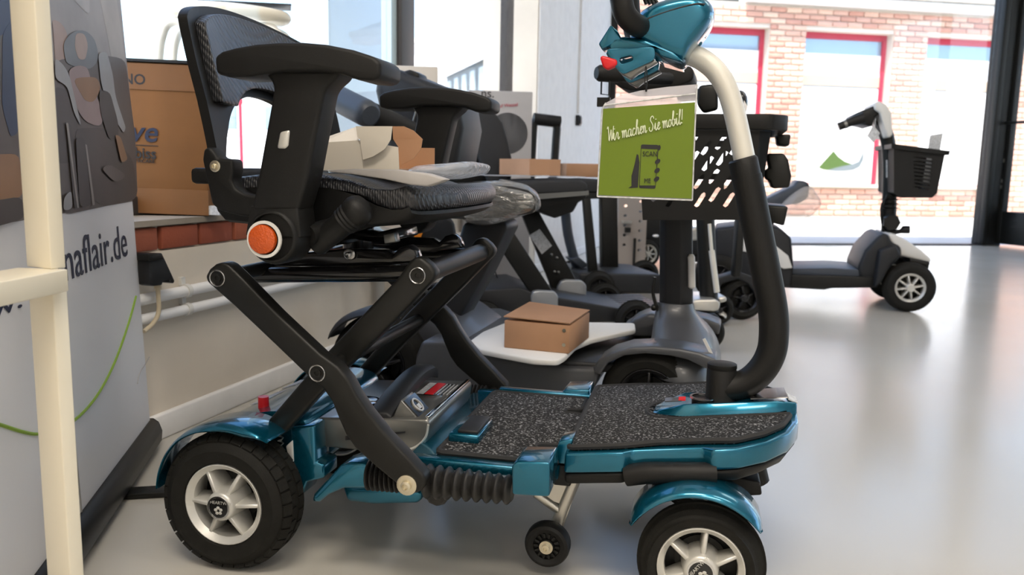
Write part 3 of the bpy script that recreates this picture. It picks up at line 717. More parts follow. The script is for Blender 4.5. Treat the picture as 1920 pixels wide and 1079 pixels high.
g = G(); g.pr(M, [(1034, 869), (1048, 828), (1074, 824), (1067, 872)], -.155, -.115); ob('hinge_block', g, TEAL, S, bev=.002)
g = G(); g.box((.470, 0, .166), (.03, .30, .03)); ob('hinge_bar', g, MATTE, S, bev=.003)
# front deck: tilted nose section
XH, SL, ZF = .470, .125, .203
zf = lambda x, d=0.: ZF + d + (x - XH) * SL
half = [(.478, .168), (.555, .170), (.566, .160), (.655, .158), (.668, .170), (.700, .166), (.735, .145), (.765, .108), (.782, .060), (.787, 0)]
def outline(k=0., half=half):
    h = [(x - (k if x > .7 else 0), max(0, y - k)) for x, y in half]
    return [(x, -y) for x, y in h] + [(x, y) for x, y in h[-2::-1]]
def band(k0, d0, k1, d1, nm, mt, bev):
    g = G(); A = [V((x, y, zf(x, d0))) for x, y in outline(k0)]; Bq = [V((x, y, zf(x, d1))) for x, y in outline(k1)]
    g.loft([A, Bq]); return ob(nm, g, mt, S, bev=bev, seg=3, ang=25)
band(0, -.028, 0, .0, 'front_deck', TEAL, .004)
half_b = half
band(.010, -.047, .001, -.029, 'front_pan', MATTE, .006)
for sg in (-1, 1):
    g = G(); g.tube([(.56, .162 * sg, zf(.56, -.034)), (.585, .166 * sg, zf(.585, -.030)), (.65, .166 * sg, zf(.65, -.032)), (.672, .162 * sg, zf(.672, -.034))], .0145, 14); ob('grip_tube', g, MATTE, S)
mh = [(.482, .158), (.55, .158), (.60, .148), (.66, .147), (.695, .150), (.73, .128), (.757, .095), (.770, .055)]
notch = [(.772, .045), (.62, .050), (.585, .034), (.575, .012)]
ol = [(x, -y) for x, y in mh] + [(x, -y) for x, y in notch] + [(x, y) for x, y in notch[::-1]] + [(x, y) for x, y in mh[::-1]]
mat_piece('front_carpet', [(p.x, p.y) for p in rnd([(a, b, 0) for a, b in ol], .006, 2)], lambda x: zf(x, .0))
# console on the nose
cl = [(.580, .018), (.592, .030), (.628, .044), (.755, .042), (.784, .026)]
cb = [(x, -y) for x, y in cl] + [(x, y) for x, y in cl[::-1]]
tp = lambda x: .010 + .014 * max(0, min(1, (x - .58) / .035)) - (.010 * max(0, (x - .75) / .034))
g = G(); c0 = V((.68, 0, 0))
A = [V((x, y, zf(x, -.002))) for x, y in cb]; T = [V((.006 + x if x < .6 else x, y * .72, zf(x, tp(x)))) for x, y in cb]; g.loft([A, T]); con = ob('console', g, TEAL, S, bev=.003)
g = G(); g.lathe([(.016, zf(.66, .0235)), (.019, zf(.66, .025)), (.019, zf(.66, .027)), (.0155, zf(.66, .027))], (.655, -.012, 0), 'z', 24, cap=False); ob('key_ring', g, CHROME, con)
g = G(); g.lathe([(.016, .2), (.016, zf(.655, .0255)), (0, zf(.655, .0255))], (.655, -.012, 0), 'z', 20); ob('recess', g, BLACK, con)
def onc(x, y, sx, sy, nm, mt, d=.0245, h=.0016, label=None):
    g = G(); g.box((0, 0, 0), (sx, sy, h), Matrix.Rotation(-math.atan(SL), 3, 'Y')); return ob(nm, g, mt, con, loc=(x, y, zf(x, d)), label=label)
onc(.613, -.012, .024, .020, 'sticker', GREYPL, .0245); onc(.6255, -.012, .010, .018, 'sticker', RED, .0252, label='red sticker')
onc(.745, 0, .050, .052, 'gloss_plate', CHROME, .0245); 
g = G(); g.prism([(.772, -.018, zf(.772, .0185)), (.784, -.016, zf(.784, .0125)), (.784, .016, zf(.784, .0125)), (.772, .018, zf(.772, .0185))], (.0012, 0, .0012)); ob('reflector_strip', g, LABELW, con)
# steering joint and tiller
jc = M.y(1352, 720, 0); r_ = 27.5 * M.D(jc) / FPX; zt = M.y(1352, 681, 0).z; zb = zf(jc.x, .018)
g = G(); g.lathe([(r_ * 1.08, zb), (r_ * 1.06, zb + .004), (r_, zb + .008), (r_, zt - .010), (r_ * .97, zt - .009), (r_ * .97, zt - .007), (r_, zt - .006), (r_ * .98, zt - .001), (r_ * .9, zt), (0, zt)], (jc.x, 0, 0), 'z', 32); ob('steering_joint', g, MATTE, S)
pth = [(1356, 728), (1385, 724), (1410, 712), (1433, 688), (1447, 658), (1451, 625), (1450, 590), (1443, 545), (1422, 440), (1400, 330)]
q = spl([M.y(x, y, 0) for x, y in pth], 5); rr_ = 27.5 * M.D(q[-10]) / FPX
g = G(); g.tube(q, rr_, 18); ob('tiller_tube', g, MATTE, S)
pth = [(1403, 345), (1396, 300), (1384, 242), (1374, 200), (1362, 165), (1343, 134), (1318, 113), (1290, 101), (1262, 96)]
q = spl([M.y(x, y, 0) for x, y in pth], 5); rs_ = 20.0 * M.D(q[8]) / FPX
g = G(); g.tube(q, rs_, 18); ob('tiller_upper_tube', g, CREAMALU, S, label='pale anodised upper tube')
g = G(); g.tube([M.y(1392, 297, 0), M.y(1393, 301, 0), M.y(1404, 352, 0), M.y(1405, 356, 0)], [rr_ * .86, rr_ * .97, rr_ * .97, rr_ * .9], 20); ob('tube_collar', g, MATTE, S)

# tiller head: teal shell lofted over y, grips, levers
hd = [(1186, 50), (1196, 20), (1232, 0), (1290, -14), (1322, -8), (1336, 10), (1337, 28), (1328, 46), (1308, 72), (1292, 90), (1284, 118), (1262, 110), (1232, 98), (1196, 76), (1180, 66)]
HD = [M.y(x, y, -.055) for x, y in hd]; cH = sum((p for p in HD), V()) / len(HD)
def hring(y, k): k = k * 1.06; return [V((cH.x + (p.x - cH.x) * k, y, cH.z + (p.z - cH.z) * k)) for p in HD]
g = G(); g.loft([hring(-.062, .62), hring(-.058, .80), hring(-.050, .93), hring(-.035, 1.0), hring(0, 1.02), hring(.035, 1.0), hring(.050, .93), hring(.058, .80), hring(.062, .62)]); head = ob('tiller_head', g, TEAL, S, ang=60)
head.modifiers.new('s', 'SUBSURF').levels = 1; head.modifiers['s'].render_levels = 2
seam = spl([M.y(1196, 42, -.0600), M.y(1250, 22, -.0605), M.y(1300, 8, -.0605), M.y(1322, 8, -.058)], 5); g = G(); g.tube(seam, .0011, 6); ob('shell_seam', g, INK, head)
g = G(); g.pr(M, [(1140, 84), (1150, 70), (1172, 68), (1210, 74), (1262, 96), (1283, 117), (1240, 106), (1226, 92), (1150, 98), (1142, 94)], -.060, .060); ob('head_lower_shell', g, TEAL, S, bev=.004)
# plug round the near grip and the hand loop
for sg in (-1, 1):
    def yy(v): return v * -sg if sg > 0 else v
    P_ = lambda x, y, v: (lambda q: V((q.x, v if sg < 0 else -v, q.z)))(M.y(x, y, v))
    g = G(); g.tube(spl([P_(1205, 52, -.045), P_(1188, 44, -.075), P_(1172, 26, -.088), P_(1165, -2, -.090), P_(1160, -40, -.090), P_(1162, -90, -.085), P_(1185, -125, -.06)], 5), .0148, 16); ob('hand_grip', g, MATTE, S)
    g = G(); g.prism([P_(1122, 82, -.06), P_(1145, 46, -.06), P_(1158, 58, -.06), P_(1166, 74, -.06), P_(1129, 94, -.06)], (0, .03 * -sg, 0)); ob('head_wing', g, TEAL, S, bev=.002)
    oL = rnd([P_(1135, 92, -.07), P_(1228, 88, -.07), P_(1228, 112, -.07), P_(1168, 140, -.07), P_(1157, 131, -.07)], .006, 3)
    iL = rnd([P_(1160, 109, -.07), P_(1185, 103, -.07), P_(1188, 113, -.07), P_(1164, 121, -.07)], .004, 3)
    g = G(); g.plate(oL, [iL], (0, .025 * -sg, 0)); ob('brake_housing', g, TEAL, S, bev=.0018)
    g = G(); g.prism([P_(1163, 138, -.066), P_(1226, 112, -.066), P_(1234, 116, -.066), P_(1195, 138, -.066), P_(1182, 148, -.066)], (0, .02 * -sg, 0)); ob('housing_rim', g, GREYMET, S, bev=.002)
    if sg < 0:
        g = G(); g.prism([P_(1124, 106, -.072), P_(1130, 104, -.072), P_(1157, 111, -.072), P_(1158, 122, -.072), P_(1138, 131, -.072), P_(1130, 125, -.072)], (0, .016, 0)); ob('throttle_lever', g, RED, S, bev=.003, label='red lever')
g = G(); pp = [M.y(x, y, 0) for x, y in ((1292, 82), (1300, 76), (1307, 71), (1313, 67), (1319, 62))]; g.tube(spl(pp, 8), [.0075 if k % 4 < 2 else .0055 for k in range(33)], 10); ob('cable_gland', g, BLACK, S)
g = G(); g.prism([M.y(x, y, -.02) for x, y in ((1296, 62), (1324, 38), (1323, 56), (1312, 66), (1300, 72))], (0, .04, 0)); ob('gland_cover', g, TEAL, S, bev=.003)
g = G(); g.ball(M.y(1308, 81, 0), (.007, .007, .005), 10); ob('tension_knob', g, TEAL, S)
g = G()
for k in range(4): g.tube(spl([M.y(1212 + 7 * k, 8, -.02 + .012 * k), M.y(1205 + 6 * k, -10, -.02 + .012 * k), M.y(1196 + 5 * k, -30, -.02 + .01 * k)], 4), .0028, 6)
ob('control_cables', g, BLACK, S)

# steering gear under the nose
g = G(); g.pr(M, [(1262, 886), (1330, 884), (1372, 893), (1426, 905), (1429, 930), (1398, 932), (1340, 905), (1275, 893)], -.10, -.06); gm = g.mir(); ob('fork_arm', g, MATTE, S, bev=.005); ob('fork_arm', gm, MATTE, S, bev=.005)
g = G(); a = M.y(1408, 880, -.02); g.tube([(a.x - .01, 0, zf(a.x, -.03)), (a.x, 0, a.z), (a.x + .012, 0, M.y(1412, 915, -.02).z)], [.03, .022, .018], 14); ob('fork_stem', g, MATTE, S)
g = G(); a = M.y(1258, 890, -.11); b = M.y(1250, 925, -.11); g.tube([a, b], .008, 12); gm = g.mir(); ob('shock_absorber', g, BLACK, S); ob('shock_absorber', gm, BLACK, S)
g = G(); c = M.y(1254, 910, -.115); g.lathe([(.011, c.z - .006), (.0125, c.z - .003), (.0125, c.z + .003), (.011, c.z + .006)], (c.x, -.11, 0), 'z', 16); ob('shock_collar', g, CHROME, S)
g = G(); c = M.y(1275, 897, -.09); g.ball(c, (.010, .006, .007), 10); ob('terminal', g, RED, S)
g = G(); c = M.y(1305, 905, -.08); g.ball(c, (.018, .01, .008), 12); ob('pivot', g, CHROME, S)
g = G(); g.tube([(cf.x, -.152, FW), (cf.x, .152, FW)], .011, 14); ob('front_axle', g, GREYMET, S)
g = G(); g.tube([(cr.x, -.15, RW), (cr.x, .15, RW)], .016, 14); ob('rear_axle', g, GREYMET, S)
g = G()
for sg in (-1, 1): g.tube([(cf.x - .0, .135 * sg, FW), (cf.x + .02, .11 * sg, .13), (cf.x + .05, .07 * sg, M.y(1400, 920, -.08).z)], .011, 10)
ob('fork_link', g, MATTE, S)
# anti-tip leg with castor
cw = M.y(1026, 1022, -.115); rc = 43 * M.D(cw) / FPX
g = G(); g.pr(M, [(1032, 880), (1060, 885), (1085, 905), (1056, 990), (1036, 985), (1050, 945), (1020, 935), (1000, 925)], -.09, -.084); g.tube([M.y(1078, 900, -.088), M.y(1040, 992, -.088)], .0085, 12); g.tube([M.y(1005, 925, -.088), M.y(1050, 958, -.088)], .007, 10)
ob('support_leg', g, ALU, S)
g = G(); g.tube([(cw.x, -.085, cw.z), (cw.x, -.128, cw.z)], .006, 10); ob('castor_axle', g, ALU, S)
g = G(); g.lathe([(rc * .42, .012), (rc * .85, .014), (rc, .007), (rc, -.004), (rc * .93, -.010), (rc * .80, -.012), (rc * .60, -.009), (rc * .58, -.005), (rc * .34, -.005), (rc * .33, -.011), (rc * .30, -.012), (0, -.012)], (0, 0, 0), 'y', 36); cst = ob('castor', g, MATTE, S, loc=(cw.x, -.112, cw.z))
g = G()
for k in range(14):
    a = 2 * pi * k / 14; Mr = Matrix.Rotation(-a, 3, 'Y'); g.box(Mr @ V((rc * .47, -.007, 0)), (rc * .2, .005, rc * .09), Mr)
ob('castor_ribs', g, BLACK, cst)
g = G(); g.lathe([(rc * .30, -.011), (rc * .30, -.0135), (rc * .17, -.0135), (rc * .16, -.018), (rc * .08, -.0185), (rc * .07, -.0165), (0, -.0165)], (0, 0, 0), 'y', 20); ob('castor_bolt', g, ZINC, cst)

# ---- seat
yS = .205
top = [(440, 352), (470, 342), (520, 330), (600, 323), (680, 326), (730, 336), (780, 350), (825, 352), (855, 345), (868, 350), (879, 364), (878, 378), (868, 388), (850, 393), (825, 392), (790, 382), (740, 359), (700, 345), (650, 338), (600, 341), (520, 348), (470, 362), (445, 366)]
fx_ = lambda x: x if x > 560 else 560 - (560 - x) * .5
PS = [M.y(fx_(x), y, -.06) for x, y in top]; cS = sum((p for p in PS), V()) / len(PS)
sh = [(445, 372), (475, 366), (520, 352), (600, 345), (650, 342), (700, 348), (742, 363), (792, 387), (828, 397), (855, 396), (870, 390), (872, 396), (855, 406), (835, 412), (740, 418), (640, 418), (560, 412), (480, 408), (455, 392)]
PH_ = [M.y(fx_(x), y, -.06) for x, y in sh]
def plan(p, y, k):
    """front edge rounded in plan, section shrunk by k"""
    a = min(1, abs(y) / .215); red = .085 * (1 - (1 - a ** 2.4) ** (1 / 2.4)); xm = cS.x + .03; f = max(0, (p.x - xm) / .17)
    z = cS.z + (p.z - cS.z) * (1 - k); return V((p.x - red * min(1.1, f), y, z))
ys_ = [-yS + .001, -yS * .985, -yS * .93, -yS * .8, -yS * .55, -yS * .25, 0, yS * .25, yS * .55, yS * .8, yS * .93, yS * .985, yS - .001]
ks_ = [.55, .2, .03, 0, 0, 0, 0, 0, 0, 0, .03, .2, .55]
g = G(); g.loft([[plan(p, y, k) for p in PS] for y, k in zip(ys_, ks_)]); ob('seat_cushion', g, MESHF, S, ang=60)
g = G(); g.loft([[plan(p, y, k * .5) for p in PH_] for y, k in zip(ys_, ks_)]); ob('seat_shell', g, MATTE, S, ang=50)
# ---- backrest: dished panel with an arched opening above the seat
edge = [(333, 18), (341, 50), (352, 90), (366, 140), (379, 190), (390, 240), (397, 275), (401, 300)]
ED = [M.y(x, y, -.20) for x, y in edge][::-1]           # bottom to top
def prof(t):
    if t > 1: return ED[-1] + (ED[-1] - ED[-2]) * (t - 1) * (len(ED) - 1)
    s_ = t * (len(ED) - 1); i = min(int(s_), len(ED) - 2); return ED[i].lerp(ED[i + 1], s_ - i)
def back(u, t, d=0.):
    p = prof(t); taper = 1 - .10 * max(0, t - .6); crown = .0
    return V((p.x - .035 * (1 - u * u) + d, u * .205 * taper, p.z))
def vlow(u):
    a = abs(u)
    return 0. if a > .80 else (.02 + .50 * (1 - (a / .80) ** 2.2) ** .6)
def vtop(u): return 1.0 + .21 * (1 - abs(u) ** 2.0) - .06 * abs(u) ** 14
NU, NV = 56, 22
def sheet(f0, f1, us, dfront, dback):
    g = G(); grid = []
    for d in (dfront, dback):
        grid.append([[g.b.verts.new(back(u, f0(u) + (f1(u) - f0(u)) * j / NV, d)) for j in range(NV + 1)] for u in us])
    F_, K_ = grid; n = len(us)
    for i in range(n - 1):
        for j in range(NV):
            g.f([F_[i][j], F_[i + 1][j], F_[i + 1][j + 1], F_[i][j + 1]]); g.f([K_[i][j], K_[i][j + 1], K_[i + 1][j + 1], K_[i + 1][j]])
        g.f([F_[i][0], K_[i][0], K_[i + 1][0], F_[i + 1][0]]); g.f([F_[i][NV], F_[i + 1][NV], K_[i + 1][NV], K_[i][NV]])
    for i in (0, n - 1):
        for j in range(NV): g.f([F_[i][j], F_[i][j + 1], K_[i][j + 1], K_[i][j]] if i == 0 else [F_[i][j], K_[i][j], K_[i][j + 1], F_[i][j + 1]])
    return g
us = [-1 + 2 * i / NU for i in range(NU + 1)]
ob('backrest_shell', sheet(vlow, vtop, us, .010, -.004), MATTE, S, ang=50)
us2 = [u * .84 for u in us]
ob('back_cushion', sheet(lambda u: max(vlow(u) + .05, .43), lambda u: vtop(u) - .07 - .06 * abs(u / .84) ** 5, us2, .026, .008), MESHF, S, bev=.006, ang=50)
g = G(); a = prof(0); g.box((a.x - .03, 0, a.z - .022), (.035, .37, .022)); ob('back_bar', g, MATTE, S, bev=.006)
hb = [(378, 300), (381, 279), (392, 275), (401, 284), (408, 297), (436, 299), (438, 320), (434, 338), (441, 354), (456, 363), (480, 367), (520, 368), (520, 404), (480, 409), (447, 405), (412, 396), (396, 384), (384, 325)]
g = G(); g.pr(M, hb, -.232, -.205); gm = g.mir(); ob('back_hinge', g, MATTE, S, bev=.006, ang=20, seg=3); ob('back_hinge', gm, MATTE, S, bev=.006, ang=20, seg=3)
bolt(404, 312, -.232, .0075, ZINC, .004, False)
# ---- armrests
pad = [(401, 106), (415, 96), (440, 89), (480, 82), (520, 79), (565, 79), (610, 83), (660, 93), (700, 106), (713, 117), (713, 143), (700, 151), (668, 149), (640, 138), (600, 134), (520, 134), (470, 143), (425, 144), (404, 138)]
post = [(486, 130), (640, 130), (632, 146), (618, 158), (608, 170), (590, 260), (577, 330), (558, 396), (470, 396), (484, 325), (500, 235), (512, 165), (505, 148)]
for nm, px, y0, y1, bv in (('armrest_pad', pad, -.295, -.225, .009), ('armrest_post', post, -.282, -.238, .010)):
    g = G(); g.pr(M, px, y0, y1); gm = g.mir(); ob(nm, g, MATTE, S, bev=bv, seg=3, ang=20); ob(nm, gm, MATTE, S, bev=bv, seg=3, ang=20)
ctr = M.y(509, 445, -.285); rk = 53 * M.D(ctr) / FPX
for sg in (-1, 1):
    g = G(); g.lathe([(0, .05), (rk * .92, .05), (rk, .042), (rk, .006), (rk * .94, -.002), (rk * .82, -.004), (rk * .80, .004), (0, .004)], (ctr.x, -.283, ctr.z), 'y', 36)
    a_, b_ = M.y(470, 395, -.28), M.y(558, 395, -.28)
    g.prism([(a_.x, -.281, a_.z + .006), (b_.x, -.281, b_.z + .006), (b_.x + .004, -.281, ctr.z), (a_.x - .008, -.281, ctr.z)], (0, .045, 0))
    gm = g if sg < 0 else g.mir(); ab = ob('armrest_hub', gm, MATTE, S, bev=.003)
    c = M.y(497, 449, -.288)
    g = G(); r2 = 35 * M.D(c) / FPX; g.lathe([(r2, -.0005), (r2 * 1.0, -.0035), (r2 * .84, -.0035), (r2 * .82, .001)], (c.x, -.2875, c.z), 'y', 36, cap=False); g = g if sg < 0 else g.mir(); ob('reflector_ring', g, WHITEPL, ab)
    g = G(); g.lathe([(r2 * .80, .0), (r2 * .77, -.005), (r2 * .6, -.0065), (0, -.007)], (c.x - .0025, -.2875, c.z), 'y', 36); g = g if sg < 0 else g.mir(); ob('reflector', g, AMBER, ab)
    g = G(); g.tube([(ctr.x + .03, -.25, ctr.z), (ctr.x + .045, -.2, ctr.z + .008), (ctr.x + .05, -.12, ctr.z + .014)], .014, 12); g = g if sg < 0 else g.mir(); ob('armrest_bar', g, MATTE, S)
c = [M.y(x, y, -.284) for x, y in ((524, 247), (543, 243), (540, 273), (534, 280), (518, 279))]
g = G(); g.prism(c, (0, .01, 0)); gm = g.mir(); ob('height_button', g, SILVER, S, bev=.003); ob('height_button', gm, SILVER, S, bev=.003)
# ---------------------------------------------------------------- grey scooter behind the blue one
g2 = GROUND(700, 785); t2 = radians(-15); F2 = Fr((g2.x - .24 * sin(t2), g2.y + .24 * cos(t2), 0), -15)
A = thing('mobility_scooter', 'dark grey four wheeled mobility scooter with front basket behind the blue one', 'scooter', F2)
YN = -.24
wc, wf = F2.y(700, 690, YN), F2.y(1213, 750, YN)
R2, R3 = wc.z, wf.z
BRIM = mat('black_alloy_rim', (.03, .03, .032), .25, .6)
def plain_wheel(parent, nm, loc, R, w, rr, spokes=5, rim=None, flip=False, ph=.3):
    o = make_wheel(parent, nm, loc, R, w, rr, 'r', spokes, rim=rim or BRIM, tread='rib', flip=flip, cap='plain', ph=ph, hubr=.30); return o
for x, R_w in ((wc.x, R2), (wf.x, R3)):
    w_ = plain_wheel(A, 'wheel', (x, YN + .04, R_w), R_w, .075, R_w * .61); d = dup(w_, (x, -YN - .04, R_w), pi); d.parent = A
pyy = lambda F, pts, y: [F.y(a, b, y) for a, b in pts]
body = [(790, 640), (830, 640), (875, 655), (930, 672), (1000, 684), (1060, 690), (1110, 692), (1122, 690), (1120, 720), (1100, 745), (1040, 762), (800, 762), (776, 735), (770, 690)]
g = G(); g.pr(F2, body, YN + .005, -YN - .005); ob('floor_body', g, GREYPL, A, bev=.012, seg=3, ang=25)
dz = F2.y(960, 672, YN).z
g = G(); g.box(((F2.y(800, 640, YN).x + wf.x - .1) / 2 + .02, 0, dz - .012), (.40, .43, .02)); ob('deck_plate', g, DARK, A, bev=.006)
# rear hump and shroud up to the seat
g = G(); hb_ = [(770, 660), (775, 615), (795, 590), (812, 588), (840, 606), (872, 630), (900, 655), (880, 690), (780, 700)]
g.pr(F2, hb_, -.15, .15); ob('rear_cover', g, GREYPL, A, bev=.03, seg=3, ang=20)
g = G(); g.pr(F2, [(868, 418), (940, 412), (952, 425), (905, 520), (868, 585), (838, 640), (790, 640), (812, 580), (842, 500)], -.06, .06); ob('seat_post_shroud', g, DARK, A, bev=.01)
for x, nm in ((wc.x, 'rear_fender'),):
    g = arch((x, R2), R2 + .004, 150, 70, -.25, -.17, side=.004); gm = g.mir(); ob(nm, g, DARK, A); ob(nm, gm, DARK, A)
# front fender arch and cowl
gf = [(1110, 695), (1122, 676), (1145, 662), (1180, 652), (1225, 650), (1275, 655), (1310, 662), (1345, 676), (1340, 700), (1318, 690), (1290, 676), (1255, 668), (1210, 664), (1170, 668), (1140, 682), (1124, 706)]
g = G(); g.pr(F2, gf, YN - .01, -.155); gm = g.mir(); ob('front_fender', g, GREYPL, A, bev=.006, seg=3); ob('front_fender', gm, GREYPL, A, bev=.006, seg=3)
tc_ = F2.y(1265, 580, 0)
rings = []
for (xl, xr, yp, ww) in ((1222, 1352, 672, .24), (1222, 1348, 650, .235), (1224, 1340, 632, .20), (1226, 1328, 612, .13), (1228, 1312, 594, .075), (1230, 1303, 580, .05), (1233, 1300, 566, .045)):
    a, b = F2.y(xl, yp, 0), F2.y(xr, yp, 0); z = (a.z + b.z) / 2; cx, hx = (a.x + b.x) / 2, (b.x - a.x) / 2
    rings.append([V((cx + hx * (abs(cos(t)) ** .8) * (1 if cos(t) > 0 else -1), ww * (abs(sin(t)) ** .8) * (1 if sin(t) > 0 else -1), z)) for t in [2 * pi * k / 28 for k in range(28)]])
g = G(); g.loft(rings); ob('front_cowl', g, GREYPL, A, ang=60)
g = G(); g.pr(F2, [(1163, 632), (1170, 615), (1188, 598), (1212, 588), (1236, 590), (1252, 600), (1256, 632)], .13, .24); ob('far_fender_hump', g, GREYPL, A, bev=.02, seg=3, ang=20)
g = G(); a = F2.y(1330, 655, -.20); g.box(a + V((0, -.005, 0)), (.006, .004, .05), Matrix.Rotation(-.5, 3, 'Y')); ob('trim_strip', g, WHITEPL, A)
a, b = F2.y(1268, 372, 0), F2.y(1268, 588, 0)
g = G(); wx = 31 * F2.D(a) / FPX
rg = lambda p, k=1: [p + V((x * wx * k, y * .035, 0)) for x, y in ((-1, -.5), (-.6, -1), (.35, -1), (1, -.45), (1, .45), (.35, 1), (-.6, 1), (-1, .5))]
g.loft([rg(b), rg(a, .95), rg(a + V((0, 0, .12)), .9)]); ob('tiller_column', g, DARK, A, bev=.003)
g = G(); a, b = F2.y(1296, 482, -.02), F2.y(1297, 538, -.02); g.tube([a + V((0, 0, .006)), a, b, b - V((0, 0, .004))], [.005, .0085, .0085, .005], 12); ob('white_strip', g, WHITEPL, A, label='white plastic strip')
g = G(); g.tube(spl([F2.y(x, y, -.03) for x, y in ((1228, 520), (1224, 545), (1229, 570), (1236, 590), (1228, 602))], 4), .004, 8); ob('cable', g, BLACK, A)
g = G(); g.ball(F2.y(1226, 577, -.04), .008, 10); ob('tilt_knob', g, BLACK, A)
# tiller head and bars
g = G(); g.pr(F2, rnd([(1140, 130, 0), (1230, 118, 0), (1300, 124, 0), (1302, 150, 0), (1260, 165, 0), (1180, 170, 0), (1150, 158, 0)], 12, 3) and [(p.x, p.y) for p in rnd([(1140, 130, 0), (1230, 118, 0), (1300, 124, 0), (1302, 150, 0), (1260, 165, 0), (1180, 170, 0), (1150, 158, 0)], 12, 3)], -.08, .08); ob('tiller_head', g, MATTE, A, bev=.012)
for sg in (-1, 1):
    g = G(); q = [F2.y(1255, 148, -.1), F2.y(1200, 146, -.17), F2.y(1160, 140, -.22), F2.y(1118, 137, -.25)]; q = [V((p.x + (.13 if sg > 0 else 0), p.y * -sg, p.z)) for p in q]
    g.tube(spl(q, 5), [.013] * 10 + [.0165] * 5 + [.012], 14); ob('hand_grip', g, MATTE, A)
g = G(); a = F2.y(1133, 165, -.24)
g.tube([a + V((-.006, 0, .02)), a + V((-.006, 0, -.012)), a + V((.01, 0, -.014)), a + V((.01, 0, .02))], .002, 6); g.box(a + V((.0, 0, -.028)), (.026, .012, .018)); ob('key_ring', g, BLACK, A)
g = G(); g.pr(F2, [(1310, 160), (1338, 157), (1346, 168), (1346, 205), (1318, 212), (1306, 195)], -.16, -.13); ob('mirror', g, BLACK, A, bev=.006)
g = G(); g.ball(F2.y(1387, 195, -.1), (.017, .02, .028), 14); ob('lamp_knob', g, GLOSSB, A)
g = G(); g.pr(F2, [(1395, 188), (1402, 200), (1398, 212), (1392, 208)], -.12, -.118); ob('mirror_rim', g, CHROME, A)
# basket on the front with slanted slots
BS = -.19; bx = lambda px, y: F2.y(px, 300, y).x
PB = lambda x, y: F2.y(x, y, BS)
O_ = [PB(1195, 246), PB(1425, 246), PB(1408, 395), PB(1395, 413), PB(1205, 413)]
holes = []
import itertools
for r in range(5):
    for k in range(9):
        x0 = 1190 + 27 * k + (9 if r % 2 else 0); y0 = 262 + 34 * r + (k % 2) * 10 - 12 + (4 if r == 0 else 0)
        cx, cy = x0 - r * 7, y0
        a, b = (cx + 7, cy), (cx - 7, cy + 26)
        pts = [(a[0] - 4.6, a[1] + 2), (a[0], a[1] - 1), (a[0] + 4.6, a[1] + 2), (b[0] + 4.6, b[1] - 2), (b[0], b[1] + 1), (b[0] - 4.6, b[1] - 2)]
        if min(p[0] for p in pts) < 1212 or max(p[0] for p in pts) > 1392 or max(p[1] for p in pts) > 404 or min(p[1] for p in pts) < 250: continue
        holes.append([PB(*p) for p in pts])
g = G(); g.plate(O_, holes, (0, .004, 0)); bk = ob('basket', g, MATTE, A, sm=False)
far = -BS - .02
g = G(); zA_, zB_ = O_[4].z, O_[0].z
for k in range(6):
    xx = O_[4].x + .006 + (O_[3].x - O_[4].x - .02) * k / 5; g.box((xx, far, (zA_ + zB_) / 2), (.007, .005, zB_ - zA_))
for z_ in (zA_ + .008, (zA_ + zB_) / 2, zB_ - .012): g.box(((O_[4].x + O_[3].x) / 2, far + .003, z_), (O_[3].x - O_[4].x + .01, .005, .016))
ob('basket_side', g, MATTE, bk, sm=False)
g = G(); a, b = PB(1425, 246), PB(1406, 395); g.prism([a, a + V((.018, .02, 0)), b + V((.016, .02, 0)), b], (0, 0, 0.0001)) if False else g.loft([[a, b], [a + V((.022, .025, 0)), b + V((.018, .025, 0))], [V((a.x + .022, far - .02, a.z)), V((b.x + .018, far - .02, b.z))], [V((a.x, far, a.z)), V((b.x, far, b.z))]], cap=False, closed=False)
c_ = PB(1205, 413); g.poly([c_, PB(1395, 413), V((PB(1395, 413).x, far, c_.z)), V((c_.x, far, c_.z))]); c0 = PB(1195, 246); g.poly([c0, c_, V((c_.x, far, c_.z)), V((c0.x, far, c0.z))])
bmesh.ops.solidify(g.b, geom=g.b.faces[:], thickness=.004); ob('basket_front', g, MATTE, bk, sm=False)
g = G(); a, b = PB(1188, 246), PB(1436, 246); t0 = PB(1300, 214).z; zz0 = PB(1300, 243).z
x0, x1 = a.x, b.x + .008
oo = rnd([(x0, BS - .012, t0), (x1, BS - .012, t0), (x1 + .035, BS + .03, t0), (x1 + .035, far - .02, t0), (x1, far + .012, t0), (x0, far + .012, t0)], .012, 2); ii = [V((x0 + .02 if False else p.x, p.y, p.z)) for p in rnd([(x0 + .016, BS + .006, t0), (x1 - .004, BS + .006, t0), (x1 + .016, BS + .034, t0), (x1 + .016, far - .03, t0), (x1 - .004, far - .006, t0), (x0 + .016, far - .006, t0)], .01, 2)]
g.plate(oo, [ii], (0, 0, zz0 - t0)); ob('basket_rim', g, MATTE, bk, bev=.003)
g = G(); g.pr(F2, [(1395, 395), (1425, 380), (1442, 390), (1440, 425), (1400, 425)], BS + .04, .12); ob('headlamp_box', g, BLACK, A, bev=.004)
g = G(); g.pr(F2, [(1438, 288), (1470, 288), (1478, 300), (1484, 330), (1480, 352), (1448, 354), (1444, 340), (1436, 336), (1436, 318), (1444, 316)], -.12, .0); o = ob('clamp_knob', g, BLACK, A, bev=.006)
g = G(); g.pr(F2, [(1455, 252), (1483, 252), (1480, 274), (1458, 272)], -.08, -.0); ob('bracket_stub', g, BLACK, A, bev=.004)
g = G(); g.pr(F2, [(1438, 385), (1478, 388), (1470, 424), (1440, 416)], -.10, .06); ob('lamp', g, BLACK, A, bev=.004)
